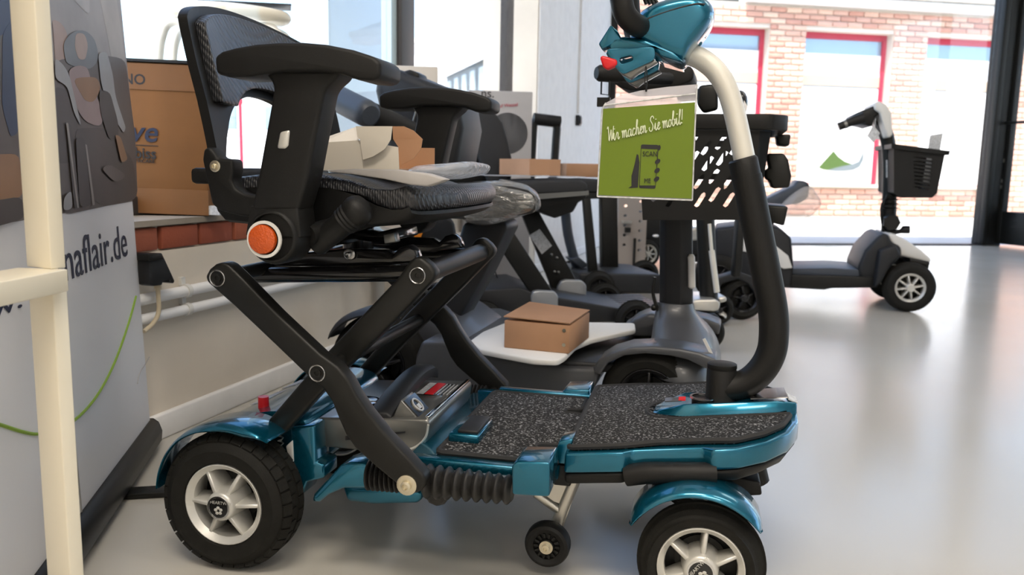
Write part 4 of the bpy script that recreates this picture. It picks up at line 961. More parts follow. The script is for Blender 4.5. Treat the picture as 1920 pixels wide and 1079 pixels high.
# seat with stretch wrap, back and foam arm roll
sc_ = [(740, 360), (800, 345), (880, 343), (960, 350), (990, 357), (1002, 368), (1004, 392), (998, 400), (950, 408), (880, 412), (800, 408), (745, 400)]
def plan2(p, y): return V((p.x - (.30 * max(0, y + .16) + .5 * max(0, y - .12)) * max(0, min(1, (p.x - xs2) / .10)), p.y, p.z))
xs2 = F2.y(860, 380, -.2).x
g = G(); PC_ = pyy(F2, sc_, -.19); g.loft([[plan2(V((p.x, y, p.z)), y) for p in PC_] for y in (-.19, -.1, 0, .1, .19)]); seat2 = ob('seat', g, FABRIC, A, bev=.025, seg=3, ang=25)
wr = [(840, 352), (880, 338), (935, 343), (975, 348), (996, 354), (1008, 370), (1008, 396), (985, 403), (945, 414), (912, 424), (880, 420), (850, 414)]
g = G(); PW_ = pyy(F2, wr, -.20); rings = []
for i in range(13):
    y = -.205 + .41 * i / 12; k = .90 if i in (0, 12) else 1.0
    cW = sum((p for p in PW_), V()) / len(PW_)
    rings.append([plan2(V((cW.x + (p.x - cW.x) * k + random.uniform(-.006, .006), y, cW.z + (p.z - cW.z) * k + random.uniform(-.008, .005))), y) for p in PW_])
g.loft(rings); o = ob('stretch_wrap', g, WRAP, seat2, ang=70, label='crinkled clear stretch wrap'); o.modifiers.new('s', 'SUBSURF').render_levels = 2
bp = [(706, 130), (740, 128), (800, 152), (838, 165), (858, 190), (866, 240), (850, 330), (800, 345), (730, 345), (718, 250), (700, 170)]
g = G(); g.pr(F2, bp, -.02, .16); ob('backrest', g, DARK, A, bev=.02, seg=3, ang=25)
g = G(); g.pr(F2, [(748, 136), (768, 130), (784, 138), (786, 148), (750, 146)], .0, .06); ob('back_knob', g, BLACK, A, bev=.004)
g = G(); a, b = F2.y(628, 182, -.16), F2.y(694, 216, -.24); d = (b - a).normalized(); r_ = 26 * F2.D(b) / FPX
g.tube([a - d * .10, b - d * .02, b - d * .004, b + d * .003], [r_, r_, r_ * .93, r_ * .7], 24); ob('arm_roll', g, BLUEGREY, A, label='blue grey foam arm roll')
g = G(); g.tube([F2.y(690, 214, -.2), F2.y(735, 236, -.15), F2.y(790, 262, -.1)], [.03, .032, .03], 16); ob('arm_joint', g, MATTE, A)
g = G(); g.tube(spl([F2.y(x, y, -.03) for x, y in ((728, 200), (740, 225), (752, 250))], 4), .0022, 6); g.tube(spl([F2.y(x, y, -.03) for x, y in ((758, 192), (778, 206), (776, 222), (770, 245))], 4), .0022, 6); ob('wire_cable', g, GREYMET, A)

# white foam sheet and small carton on its floor
fo = [(880, 640), (905, 622), (960, 600), (1000, 603), (1190, 606), (1192, 618), (1110, 636), (1080, 648), (1060, 668), (1046, 676), (1000, 674), (945, 664), (900, 655)]
zf_ = dz + .019
g = G(); Pf = [F2.z(x, y, zf_ + .010) for x, y in fo]
g.prism(rnd(Pf, .01, 2), (0, 0, -.012)); o = ob('foam_sheet', g, FOAM, bev=.003); o.location = F2.O; o.rotation_euler = (0, 0, F2.th)
tag(o, 'thin white foam sheet lying on the floor of the grey scooter', 'foam sheet')
zc = zf_ + .0105
c0, c1, c2 = GROUND(945, 652, zc), GROUND(1067, 664, zc), GROUND(1104, 634, zc)
CF = Fr((c0.x, c0.y, zc), math.degrees(atan2((c1 - c0).y, (c1 - c0).x))); wx_ = (c1 - c0).length; l2 = CF.L(c2)
C_ = thing('cardboard_box', 'small brown cardboard box with a lifted lid on the white foam sheet', 'box', CF)
h_ = CF.y(945, 601, 0).z; Q = [V((0, 0, 0)), V((wx_, 0, 0)), V((l2.x, l2.y, 0)), V((l2.x - wx_, l2.y, 0))]
g = G(); g.prism(Q, (0, 0, h_)); ob('carton', g, CARD2, C_, bev=.0012, seg=1)
g = G(); T = [p + V((0, 0, h_ + (.004 if i in (0, 1) else .001) + (.003 if i == 0 else 0))) for i, p in enumerate(Q)]; T[0].x -= .002; T[3].z += .011; T[2].z += .003; g.prism(T, (0, 0, .002)); ob('lid', g, CARD2, C_)
g = G()
for z in (h_ * .3, h_ * .82): g.lathe([(.004, 0), (.004, -.0008), (0, -.0008)], (wx_ - .012, 0, z), 'y', 12)
ob('staple', g, ZINC, C_)

# ---------------------------------------------------------------- dark grey seat back with an orange stripe, against the wall
q = GROUND(800, 620); F5 = Fr((q.x, 2.43, 0), 8)
o5 = thing('folded_walker', 'dark grey folded walking frame with an orange stripe standing against the wall', 'walker', F5)
g = G(); g.pr(F5, [(742, 505), (745, 440), (765, 405), (835, 402), (852, 415), (856, 440), (846, 505)], 0, .05); ob('side_panel', g, DARK, o5, bev=.012)
g = G(); g.pr(F5, [(766, 478), (778, 440), (784, 436), (797, 426), (789, 445), (779, 474)], -.004, .0); ob('orange_stripe', g, ORANGE, o5, label='orange stripe')
a, b = F5.y(760, 505, .025), F5.y(840, 505, .025)
g = G(); g.tube([a, V((a.x, .025, .0))], .012, 10); ob('leg', g, BLACK, o5); g = G(); g.tube([b, V((b.x, .025, .0))], .012, 10); ob('leg', g, BLACK, o5)

# ---------------------------------------------------------------- folding scooter in black with a carton on its seat
q = GROUND(1000, 620); F3 = Fr((q.x, q.y + .02, 0), 8)
K = thing('travel_scooter', 'black folding scooter with slanted legs, carrying a carton on its seat', 'scooter', F3)
g = G(); g.pr(F3, [(900, 345), (1000, 338), (1085, 336), (1102, 344), (1104, 358), (1095, 364), (900, 366)], -.16, .20); ob('seat', g, FABRIC, K, bev=.012, seg=3)
g = G(); g.pr(F3, [(930, 366), (1100, 362), (1100, 372), (1085, 380), (1075, 398), (1040, 410), (1010, 395), (930, 392)], -.10, .12); ob('seat_mount', g, BLACK, K, bev=.006)
g = G(); g.pr(F3, [(1008, 364), (1104, 358), (1104, 366), (1010, 374)], -.165, -.15); ob('seat_edge_strip', g, GREYMET, K)
pdl = [(868, 215), (880, 205), (905, 203), (930, 212), (943, 230), (953, 265), (962, 305), (958, 345), (918, 348), (895, 290)]
g = G(); g.pr(F3, pdl, .15, .205); ob('backrest_pad', g, FABRIC, K, bev=.015, seg=3, ang=25)
g = G(); g.pr(F3, [(858, 196), (866, 190), (874, 210), (930, 345), (926, 350)], .206, .215); ob('back_edge', g, WHITEPL, K)
g = G(); g.pr(F3, [(826, 240), (850, 215), (862, 210), (925, 345), (850, 350), (826, 345)], .216, .235); ob('back_shell', g, BLACK, K, bev=.01)
def slab(F, px, y0, y1, nm, mt, par, bev=.004): g = G(); g.pr(F, px, y0, y1); return ob(nm, g, mt, par, bev=bev)
slab(F3, [(920, 440), (945, 408), (1045, 560), (1005, 565)], -.14, -.10, 'leg', BLACK, K)
slab(F3, [(980, 405), (1008, 392), (1082, 528), (1055, 560), (1035, 540)], .10, .14, 'leg', BLACK, K)
slab(F3, [(992, 442), (1012, 430), (1035, 461), (1016, 477)], .097, .0995, 'rating_label', LABELW, K, 0)
for x, y in ((1034, 478), (1044, 484), (1040, 510), (1047, 511)):
    g = G(); g.ball(F3.y(x, y, .098), .006, 8); ob('rivet', g, GREYMET, K)
g = G(); g.tube([F3.y(947, 418, -.12), F3.y(1030, 547, -.12)], .004, 8); ob('leg_edge', g, GREYMET, K)
for px, y0 in (([(996, 556), (1000, 547), (1010, 545), (1040, 547), (1047, 556), (1047, 600), (996, 600)], -.18), ([(1046, 540), (1052, 528), (1062, 525), (1092, 527), (1100, 536), (1100, 600), (1046, 600)], .06)):
    g = G(); g.pr(F3, px, y0, y0 + .03); ob('foot_bracket', g, BRKT, K, bev=.006, seg=3, ang=25, label='silver foot bracket')
g = G(); g.pr(F3, [(880, 560), (900, 545), (975, 540), (1000, 550), (1225, 590), (1225, 615), (880, 615)], -.17, .2); ob('deck_frame', g, DARK, K, bev=.006)
g = G(); a, b = F3.y(1100, 585, -.16), F3.y(1240, 590, -.16)
for k in range(9): g.box(((a.x + b.x) / 2, -.15 + k * .04, a.z + .004), (b.x - a.x + .05, .02, .008))
ob('deck_rib', g, GREYPL, K, kind='stuff')
g = G(); a, b = F3.y(1050, 608, -.175), F3.y(1240, 608, -.175); g.box(((a.x + b.x) / 2, -.178, a.z), (b.x - a.x, .012, .012)); ob('deck_trim', g, ALU, K)
for x in (.0,):
    for (px, y) in ((905, -.2), (905, .22), (1190, -.2), (1190, .22)):
        c = F3.y(px, 600, -.2); r_ = c.z + .0 if c.z > .02 else .06
        w_ = plain_wheel(K, 'wheel', (c.x, y, .07), .07, .05, .042)
g = G(); g.tube(spl([F3.y(x, y, .1) for x, y in ((930, 470), (926, 495), (932, 520), (942, 540))], 4), .0025, 6); ob('power_cable', g, BLACK, K)
g = G(); g.pr(F3, [(900, 546), (970, 541), (975, 552), (905, 558)], -.12, .02); ob('battery_pack', g, BLUEGREY, K, bev=.004)
g = G(); a = F3.y(970, 553, -.125); g.box(a, (.012, .004, .006)); ob('sticker', g, GREENINK, K)
# carton and paper on the seat
zs = F3.y(1085, 335, -.16).z + .003
g = G(); pl = [F3.z(x, y, zs + .004) for x, y in ((915, 352), (1000, 336), (1095, 330), (1098, 336), (1010, 343), (940, 358))]
SZ = zs
g = G(); A0 = F3.y(930, 345, -.15); g.box(((F3.y(905, 340, -.1).x + F3.y(1090, 340, -.1).x) / 2, -.075, zs + .002), (F3.y(1092, 340, -.1).x - F3.y(905, 340, -.1).x, .16, .003)); o = ob('plastic_sheet', g, FILM); o.location = F3.O; o.rotation_euler = (0, 0, F3.th)
tag(o, 'crumpled clear plastic sheet under the carton on the black scooter seat', 'plastic sheet')
zc = SZ + .0045
cA, cB, cC = GROUND(922, 343, zc), GROUND(996, 330, zc), GROUND(1050, 328, zc)
pA, pB, pC = F3.y(922, 343, -.10), F3.y(996, 330, -.10), F3.y(1050, 328, -.10)
CB = Fr(tuple(F3.W((pB.x, -.07, zc))), 32)
o = thing('cardboard_box', 'open brown cardboard box on the black folding scooter seat', 'box', CB)
l_, r_ = CB.x(922, 335, 0), CB.y(1050, 320, 0); hh_ = CB.y(996, 298, 0).z
dl = max(.08, min(.20, l_.y)); dx_ = max(.1, min(.3, r_.x))
g = G()
for c, d in (((dx_ / 2, 0, hh_ / 2), (dx_, .004, hh_)), ((dx_ / 2, dl, hh_ / 2), (dx_, .004, hh_)), ((0, dl / 2, hh_ / 2), (.004, dl, hh_)), ((dx_, dl / 2, hh_ / 2), (.004, dl, hh_)), ((dx_ / 2, dl / 2, .002), (dx_, dl, .004))): g.box(c, d)
ob('carton', g, CARD2, o)

# ---------------------------------------------------------------- scooter with a trolley handle, carton on its seat
q = GROUND(1100, 590); F4 = Fr((q.x, q.y + .42, 0), 12)
T4 = thing('trolley_scooter', 'black folding scooter with an upright trolley handle, nearest the white pier', 'scooter', F4)
g = G(); g.tube(rnd([F4.y(994, 345, 0), F4.y(1001, 224, 0), F4.y(1045, 229, 0), F4.y(1037, 340, 0)], .03, 4), .018, 10); ob('trolley_handle', g, BLACK, T4)
g = G(); g.tube([F4.y(1000, 223, 0), F4.y(1050, 229, 0)], .026, 12); ob('handle_grip', g, MATTE, T4)
slab(F4, [(1040, 338), (1130, 336), (1130, 362), (1040, 360)], -.15, .2, 'seat', FABRIC, T4, .01)
slab(F4, [(1050, 362), (1140, 362), (1140, 372), (1050, 376)], -.15, .2, 'seat_frame', BLACK, T4)
slab(F4, [(1094, 372), (1108, 372), (1124, 530), (1106, 530)], -.15, -.12, 'leg', BLACK, T4)
slab(F4, [(1128, 364), (1158, 364), (1160, 510), (1130, 510)], .05, .10, 'column', BLACK, T4)
g = G(); g.tube(spl([F4.y(x, y, .0) for x, y in ((1060, 395), (1065, 440), (1078, 490), (1085, 500))], 4), .022, 10); ob('bent_leg', g, BLUEGREY, T4)
slab(F4, [(1085, 512), (1240, 515), (1240, 552), (1090, 548)], -.2, .2, 'deck', DARK, T4, .01)
slab(F4, [(1100, 548), (1150, 548), (1240, 575), (1240, 590), (1115, 565)], -.15, .15, 'under_frame', BLACK, T4)
slab(F4, [(1070, 486), (1085, 482), (1105, 498), (1090, 505)], -.05, .05, 'pedal', BLUEGREY, T4)
for px in (1095, 1235):
    for y in (-.2, .2):
        c = F4.y(px, 560, 0); plain_wheel(T4, 'wheel', (c.x, y, .075), .075, .05, .042)
zs4 = F4.y(1125, 335, -.15).z + .004
g = G(); a, b = F4.y(1062, 320, -.1), F4.y(1126, 320, -.1); hz_ = F4.y(1090, 307, -.1).z; g.prism([(a.x, -.1, zs4), (b.x, -.1, zs4), (b.x, -.1, hz_), (a.x, -.1, hz_)], (0, .22, 0)); o = ob('cardboard_box', g, CARD2, bev=.002); o.location = F4.O; o.rotation_euler = (0, 0, F4.th)
tag(o, 'flat tan cardboard box on the trolley scooter seat left of the green sign', 'box')

# ---------------------------------------------------------------- perforated steel upright
q = GROUND(1182, 512); F6 = Fr((q.x, q.y, 0), 10)
U = thing('perforated_upright', 'grey beige steel upright with two columns of holes below the green sign', 'steel post', F6)
a, b = F6.y(1156, 500, 0), F6.y(1209, 500, 0); zt_ = F6.y(1180, 330, 0).z
holes = []
for k in range(14):
    for fx, dz_ in ((.24, 0), (.78, -.03)):
        zz_ = .16 + k * .055 + dz_
        cx = a.x + (b.x - a.x) * fx
        if .05 < zz_ < zt_ - .03: holes.append([V((cx + .011 * cos(t), 0, zz_ + .008 * sin(t))) for t in [2 * pi * j / 8 for j in range(8)]])
g = G(); g.plate([V((a.x, 0, 0)), V((b.x, 0, 0)), V((b.x, 0, zt_)), V((a.x, 0, zt_))], holes, (0, .006, 0)); ob('perforated_face', g, WARMST, U, sm=False)
g = G(); g.box((a.x + .003, .05, zt_ / 2), (.006, .09, zt_)); g.box((b.x - .003, .05, zt_ / 2), (.006, .09, zt_)); ob('side_flange', g, WARMST, U)
c = F6.y(1168, 416, 0); g = G(); g.box((c.x + .015, -.02, c.z), (.05, .03, .014)); ob('latch', g, ALU, U); g = G(); g.box((c.x + .025, -.015, c.z - .045), (.028, .025, .028)); ob('lock_block', g, BLACK, U)
g = G(); c = F6.y(1188, 480, 0); g.box((c.x, -.01, (.005 + F6.y(1188, 447, 0).z) / 2), (.012, .012, F6.y(1188, 447, 0).z - .005)); ob('lower_rod', g, BLACK, U)
# ---------------------------------------------------------------- white scooter at the shopfront
ga, gb = GROUND(1396, 604), GROUND(1708, 588)
t7 = radians(-14); F7 = Fr((gb.x - .80 * cos(t7), gb.y - .80 * sin(t7), 0), -14)
N7 = thing('white_mobility_scooter', 'white and black mobility scooter with wire basket standing alone near the shopfront', 'scooter', F7)
wfx = F7.y(1708, 541, 0); R7 = wfx.z
for x in (0, wfx.x):
    w_ = make_wheel(N7, 'wheel', (x, .05, R7), R7, .09, R7 * .56, 'r', 8, rim=SILVER if x else BRIM, tread='rib', cap='plain', ph=.2, hubr=.3)
    q_ = dup(w_, (x, .42, R7), pi); q_.parent = N7
S7 = lambda px, y0, y1, nm, mt, bev=.006, lab=None, ang=30: (lambda g: ob(nm, g, mt, N7, bev=bev, seg=3, ang=ang, label=lab))(G().pr(F7, px, y0, y1))
S7([(1340, 428), (1395, 422), (1460, 428), (1484, 446), (1488, 500), (1484, 540), (1470, 540), (1340, 520)], .04, .43, 'rear_body', DARK, .015)
S7([(1376, 440), (1440, 448), (1450, 470), (1440, 478), (1378, 470)], .030, .045, 'white_panel', WHITEPL, .004, 'white side panel')
S7([(1432, 458), (1455, 462), (1478, 480), (1486, 503), (1470, 505), (1438, 490)], .030, .045, 'white_panel', WHITEPL, .004, 'white side panel')
S7([(1458, 515), (1650, 520), (1646, 540), (1560, 541), (1545, 544), (1470, 540)], .05, .42, 'floor_pan', BLACK, .006)
S7([(1484, 504), (1560, 503), (1625, 507), (1644, 519), (1480, 516)], .07, .40, 'deck_mat', BLUEGREY, .002)
S7([(1608, 502), (1622, 470), (1650, 440), (1666, 438), (1672, 455), (1690, 462), (1692, 480), (1672, 500), (1655, 525), (1640, 538), (1612, 525)], .06, .41, 'front_housing', DARK, .02)
S7([(1650, 470), (1680, 460), (1690, 480), (1672, 495), (1652, 532), (1640, 540)], .0, .09, 'front_fender', DARK, .01)
S7([(1664, 438), (1680, 440), (1702, 452), (1728, 470), (1746, 486), (1745, 494), (1712, 486), (1690, 480), (1676, 470)], .08, .39, 'front_shroud', WHITEPL, .012, 'white front shroud')
S7([(1706, 484), (1744, 492), (1740, 508), (1732, 506), (1735, 498), (1706, 494)], .06, .41, 'bumper', BLACK, .004)
g = G(); g.tube(spl([F7.y(x, y, .235) for x, y in ((1665, 446), (1667, 400), (1668, 350), (1668, 300), (1664, 262), (1655, 235), (1650, 225))], 5), .030, 14); ob('tiller', g, BLACK, N7)
S7([(1662, 300), (1671, 300), (1671, 333), (1662, 333)], .195, .203, 'tiller_sticker', LABELW, 0)
g = G(); c = F7.y(1670, 417, .2); r_ = 16 * F7.D(c) / FPX; g.lathe([(0, -.03), (r_ * .9, -.03), (r_, -.02), (r_, .02), (0, .02)], c, 'y', 7); ob('adjuster_knob', g, BLACK, N7)
g = G(); g.tube([F7.y(1662, 438, .2), F7.y(1688, 434, .2), F7.y(1694, 431, .2), F7.y(1705, 431, .2)], [.012, .010, .018, .018], 10); ob('tilt_lever', g, BLACK, N7)
for y in (372, 380, 388):
    g = G(); c = F7.y(1668, y + 2, .235); g.lathe([(.030, -.003), (.042, 0), (.030, .003)], c, 'z', 16); ob('gaiter_ring', g, BLACK, N7)
g = G(); g.tube(spl([F7.y(x, y, .2) for x, y in ((1664, 366), (1654, 385), (1653, 405), (1657, 435))], 5), .006, 8); ob('cable', g, BLACK, N7)
S7([(1640, 193), (1648, 189), (1662, 197), (1672, 212), (1674, 252), (1670, 258), (1664, 258), (1656, 235), (1650, 212), (1640, 205)], .10, .37, 'head_cover', WHITEPL, .012, 'white tiller head cover')
S7([(1598, 216), (1615, 208), (1640, 198), (1650, 206), (1650, 215), (1640, 220), (1636, 238), (1622, 234), (1612, 232), (1600, 228)], .12, .35, 'control_panel', BLACK, .01)
for y_ in (.10, .37):
    g = G(); g.tube([F7.y(1620, 221, y_), F7.y(1600, 227, y_), F7.y(1585, 233, y_), F7.y(1572, 238, y_)], [.024, .020, .017, .017], 12); ob('hand_grip', g, BLACK, N7)
    g = G(); g.tube([F7.y(1588, 232, y_), F7.y(1583, 234, y_)], .019, 12); ob('grip_ring', g, GREYMET, N7)
S7([(1640, 222), (1650, 218), (1664, 258), (1660, 262), (1654, 258)], .20, .27, 'head_stem', BLACK, .004)
# basket with slats
YB = .06; PBk = lambda x, y, v=YB: F7.y(x, y, v)
oo = [PBk(1676, 276), PBk(1772, 288), PBk(1757, 362), PBk(1748, 371), PBk(1690, 371), PBk(1676, 362)]
hs = []
for k in range(9):
    y = 293 + 7.0 * k; a = 1712 + .3 * k; hs.append([PBk(a, y), PBk(a + 36 - k * 1.0, y + 5), PBk(a + 36 - k * 1.0, y + 8), PBk(a, y + 3)])
g = G(); g.plate(oo, hs, (0, .006, 0)); bq = ob('basket', g, MATTE, N7, sm=False)
g = G(); g.plate([V((p.x, .42, p.z)) for p in oo], [[V((p.x, .42, p.z)) for p in h] for h in hs], (0, .006, 0)); ob('basket_side', g, MATTE, bq, sm=False)
g = G(); g.loft([[V((p.x, .06, p.z)) for p in oo[1:] + oo[:1]], [V((p.x, .425, p.z)) for p in oo[1:] + oo[:1]]], cap=False, closed=False); bmesh.ops.solidify(g.b, geom=g.b.faces[:], thickness=.005)
ob('basket_shell', g, MATTE, bq, sm=False)
g = G(); rim = [PBk(1674, 270), PBk(1776, 283), PBk(1774, 291), PBk(1674, 279)]
for y in (.045, .425): g.prism([V((p.x, y, p.z)) for p in rim], (0, .015, 0))
for i, j in ((0, 3), (1, 2)): g.prism([V((rim[i].x - .008, .045, rim[i].z)), V((rim[i].x + .008, .045, rim[i].z)), V((rim[j].x + .008, .045, rim[j].z)), V((rim[j].x - .008, .045, rim[j].z))], (0, .39, 0))
ob('basket_rim', g, MATTE, bq)
S7([(1670, 290), (1678, 290), (1678, 358), (1672, 362)], .2, .27, 'basket_bracket', BLACK, .003)
g = G(); g.pr(F7, [(1744, 254), (1768, 250), (1752, 345), (1730, 345)], .12, .123); o = ob('brochure', g, LABELW); o.location = F7.O; o.rotation_euler = (0, 0, F7.th); tag(o, 'pale folded brochure standing in the basket of the white scooter', 'brochure')
g = G(); g.pr(F7, [(1626, 255), (1637, 235), (1650, 250), (1638, 268)], .09, .092); g.tube([F7.y(1640, 238, .09), F7.y(1642, 222, .1)], .0015, 6); o = ob('price_tag', g, LABELW); o.location = F7.O; o.rotation_euler = (0, 0, F7.th); tag(o, 'small square paper tag hanging from the handlebar of the white scooter', 'tag')
# its seat, half under a hazy plastic bag
S7([(1395, 380), (1440, 372), (1488, 348), (1495, 338), (1512, 340), (1519, 348), (1515, 372), (1500, 381), (1440, 392), (1400, 402)], .10, .36, 'arm_pad', BLUEGREY, .02)
S7([(1380, 402), (1440, 395), (1460, 400), (1450, 424), (1380, 428)], .10, .36, 'seat', DARK, .015)
g = G(); P_ = [F7.y(x, y, .06) for x, y in ((1440, 400), (1500, 350), (1524, 344), (1536, 365), (1548, 382), (1530, 400), (1515, 418), (1490, 436), (1475, 428))]
cW = sum((p for p in P_), V()) / len(P_); rg_ = []
for i in range(9):
    y = .06 + .34 * i / 8; k = .75 if i in (0, 8) else 1
    rg_.append([V((cW.x + (p.x - cW.x) * k + random.uniform(-.008, .008), y, cW.z + (p.z - cW.z) * k + random.uniform(-.008, .008))) for p in P_])
g.loft(rg_); o = ob('plastic_bag', g, HAZY, N7, ang=60, label='hazy plastic cover over the seat front'); o.modifiers.new('s', 'SUBSURF').render_levels = 2

# ---------------------------------------------------------------- power chair half hidden behind the basket scooter
q = GROUND(1345, 662); F8 = Fr((q.x, q.y, 0), 0)
C8 = thing('power_chair', 'power chair with silver foot plates and black post below the black basket', 'wheelchair', F8)
def cwheel(px, py, R, y, nm='wheel'):
    c = F8.y(px, py, y); return make_wheel(C8, nm, (c.x, y, R), R, .06, R * .62, 'r', 5, rim=BRIM, tread='rib', cap='plain', ph=.5, hubr=.3)
for px, py, y, rp in ((1322, 655, .03, 60), (1345, 600, .50, 58)):
    c = F8.y(px, py, y); R = c.z
    cwheel(px, py, max(.06, R), y)
    g = arch((c.x, R), R + .008, 95, 28, y - .035, y + .035, side=.003); ob('mudguard', g, SILVER, C8)
F8w = F8.y(1392, 558, .62); cwheel(1392, 558, max(.06, F8w.z), .62, 'rear_wheel')
g = G(); g.pr(F8, [(1332, 552), (1345, 522), (1385, 510), (1418, 522), (1430, 550), (1424, 570), (1412, 545), (1402, 532), (1385, 524), (1355, 532), (1342, 552)], .585, .655); ob('wheel_cover', g, DARK, C8, bev=.005)
g = G(); g.tube([F8.y(1330, 585, .1), F8.y(1322, 400, .1)], .030, 14); ob('post', g, BLACK, C8)
g = G(); g.tube([F8.y(1344, 548, .07), F8.y(1334, 470, .07)], .010, 10); g.tube([F8.y(1334, 470, .07), F8.y(1330, 420, .07)], .006, 10); ob('post_strip', g, CREAMALU, C8)
for px, y0, y1 in (([(1296, 566), (1308, 562), (1342, 562), (1352, 568), (1349, 582), (1338, 586), (1300, 584)], .02, .20), ([(1345, 558), (1362, 556), (1364, 566), (1348, 570)], .25, .40)):
    g = G(); g.pr(F8, px, y0, y1); ob('foot_plate', g, ALU, C8, bev=.008, seg=3, ang=25)
g = G(); g.pr(F8, [(1285, 570), (1310, 590), (1345, 590), (1352, 600), (1340, 640), (1290, 645)], .12, .45); ob('base', g, BLACK, C8, bev=.01)
g = G(); g.pr(F8, [(1385, 395), (1398, 395), (1392, 500), (1388, 520), (1376, 520)], .35, .40); ob('side_frame', g, BLACK, C8, bev=.004)

# ---------------------------------------------------------------- scooter seen between upright and column
q = GROUND(1217, 508); F9 = Fr((q.x + .02, q.y + .12, 0), 14)
C9 = thing('parked_scooter', 'black scooter with a pale spoked wheel beside the perforated upright', 'scooter', F9)
c = F9.y(1216, 477, 0); R9 = c.z
w_ = make_wheel(C9, 'wheel', (c.x, .04, R9), R9, .08, R9 * .64, 'r', 8, rim=ALU, tread='rib', cap='plain', hubr=.25)
q_ = dup(w_, (c.x, .45, R9), pi); q_.parent = C9; q_ = dup(w_, (c.x + .85, .04, R9)); q_.parent = C9; q_ = dup(w_, (c.x + .85, .45, R9), pi); q_.parent = C9
for px, y0, y1, nm, mt in (([(1196, 400), (1212, 395), (1238, 410), (1330, 440), (1340, 478), (1238, 480), (1236, 462), (1212, 450), (1198, 440)], .05, .44, 'body', BLACK), ([(1280, 478), (1420, 478), (1420, 492), (1280, 492)], .08, .42, 'deck', DARK), ([(1224, 440), (1236, 439), (1238, 446), (1224, 447)], .03, .06, 'side_lamp', CHROME), ([(1286, 436), (1306, 425), (1326, 436), (1330, 450), (1290, 452)], .03, .40, 'front_shroud', ALU)):
    g = G(); g.pr(F9, px, y0, y1); ob(nm, g, mt, C9, bev=.012, ang=25)

# ---------------------------------------------------------------- green hanging sign
YS_ = -.075
SG = thing('hanging_sign', 'lime green sign in a clear sleeve hung from the blue scooter handlebar', 'sign', M)
PS_ = lambda x, y, d=0.: M.y(x, y, YS_ + d)
sl_ = [(1129, 205), (1136, 193), (1160, 180), (1200, 170), (1250, 163), (1307, 158), (1303, 240), (1298, 376), (1120, 369), (1124, 290)]
g = G(); g.prism([PS_(x, y) for x, y in sl_], (0, .003, 0)); sv = ob('clear_sleeve', g, SLEEVE, SG, sm=False, label='clear plastic sleeve')
g = G(); g.prism([PS_(x, y, -.0012) for x, y in ((1131, 204), (1303, 192), (1299, 373), (1122, 366))], (0, .0008, 0)); pr_ = ob('green_card', g, GREEN, SG, sm=False)
g = G(); e1 = [PS_(x, y, -.0016) for x, y in sl_]
for a, b in zip(e1[5:] + e1[:1], e1[6:] + e1[:2]): g.tube([a, b], .0011, 6)
ob('sleeve_edge', g, LABELW, SG)
g = G(); g.tube([PS_(1132, 198, -.002), PS_(1304, 176, -.002)], .0012, 6); ob('sleeve_seam', g, LABELW, SG)
g = G(); g.tube(spl([PS_(1211, 172, -.003), PS_(1209, 150, -.004), PS_(1211, 124, .004), PS_(1214, 150, -.003), PS_(1212, 172, -.002)], 5), .0008, 6); ob('tie', g, BLACK, SG)
# handwritten line, drawn as single strokes along a rising baseline
LET = {'W': ([(0, .85), (.08, 1.0), (.13, .5), (.16, .02), (.3, .55), (.36, .75), (.38, .3), (.42, .02), (.54, .6), (.6, .98)], .52), 'i': ([(0, .1), (.1, .5), (.1, .1), (.18, .0), (.28, .18)], .27),
 'r': ([(0, .15), (.12, .5), (.14, .42), (.22, .44), (.2, .1), (.28, .0), (.36, .16)], .35), 'm': ([(0, .4), (.06, .5), (.08, 0), (.12, .35), (.2, .5), (.24, .35), (.24, 0), (.28, .35), (.37, .5), (.41, .35), (.41, .08), (.47, 0), (.56, .15)], .55),
 'a': ([(.3, .42), (.18, .5), (.06, .35), (.04, .12), (.12, .0), (.24, .12), (.32, .48), (.3, .12), (.36, 0), (.44, .15)], .43), 'c': ([(.26, .40), (.16, .5), (.05, .35), (.04, .12), (.13, 0), (.25, .08), (.32, .18)], .31),
 'h': ([(0, .15), (.14, .6), (.2, .95), (.13, 1.0), (.08, .6), (.06, 0), (.1, .3), (.2, .5), (.26, .38), (.25, .08), (.31, 0), (.4, .15)], .39), 'e': ([(0, .16), (.16, .28), (.22, .42), (.14, .5), (.06, .35), (.05, .1), (.14, 0), (.28, .15)], .27),
 'n': ([(0, .4), (.06, .5), (.08, 0), (.12, .35), (.2, .5), (.25, .36), (.25, .08), (.31, 0), (.4, .15)], .39), 'S': ([(.44, .82), (.36, 1.0), (.2, .95), (.14, .75), (.26, .55), (.36, .32), (.26, .04), (.1, .02), (0, .2), (.06, .3)], .5),
 'o': ([(.14, .5), (.04, .35), (.04, .1), (.13, 0), (.24, .12), (.25, .38), (.16, .5), (.2, .42), (.34, .44)], .33), 'b': ([(0, .15), (.14, .6), (.2, .95), (.13, 1.0), (.08, .6), (.06, .12), (.14, 0), (.25, .12), (.27, .38), (.2, .44), (.36, .42)], .35),
 'l': ([(0, .15), (.14, .6), (.2, .95), (.13, 1.0), (.08, .6), (.08, .1), (.16, 0), (.26, .15)], .24), '!': ([(.14, 1.0), (.08, .28)], .2), ' ': ([], .22)}
b0, b1 = V((1139, 266)), V((1281, 232)); txt = 'Wir machen Sie mobil!'; tot = sum(LET[c][1] for c in txt)
sc_x = (b1 - b0).length / tot; ux = (b1 - b0).normalized(); uy = V((ux.y * 1 + .22 * ux.x, -ux.x + .22 * ux.y)); hgt = 27
g = G(); x = 0
def pen(pts, r=.0007):
    q = spl([V((p.x, p.y, 0)) for p in pts], 4) if len(pts) > 2 else [V((p.x, p.y, 0)) for p in pts]
    g.tube([PS_(p.x, p.y, -.0026) for p in q], r, 5)
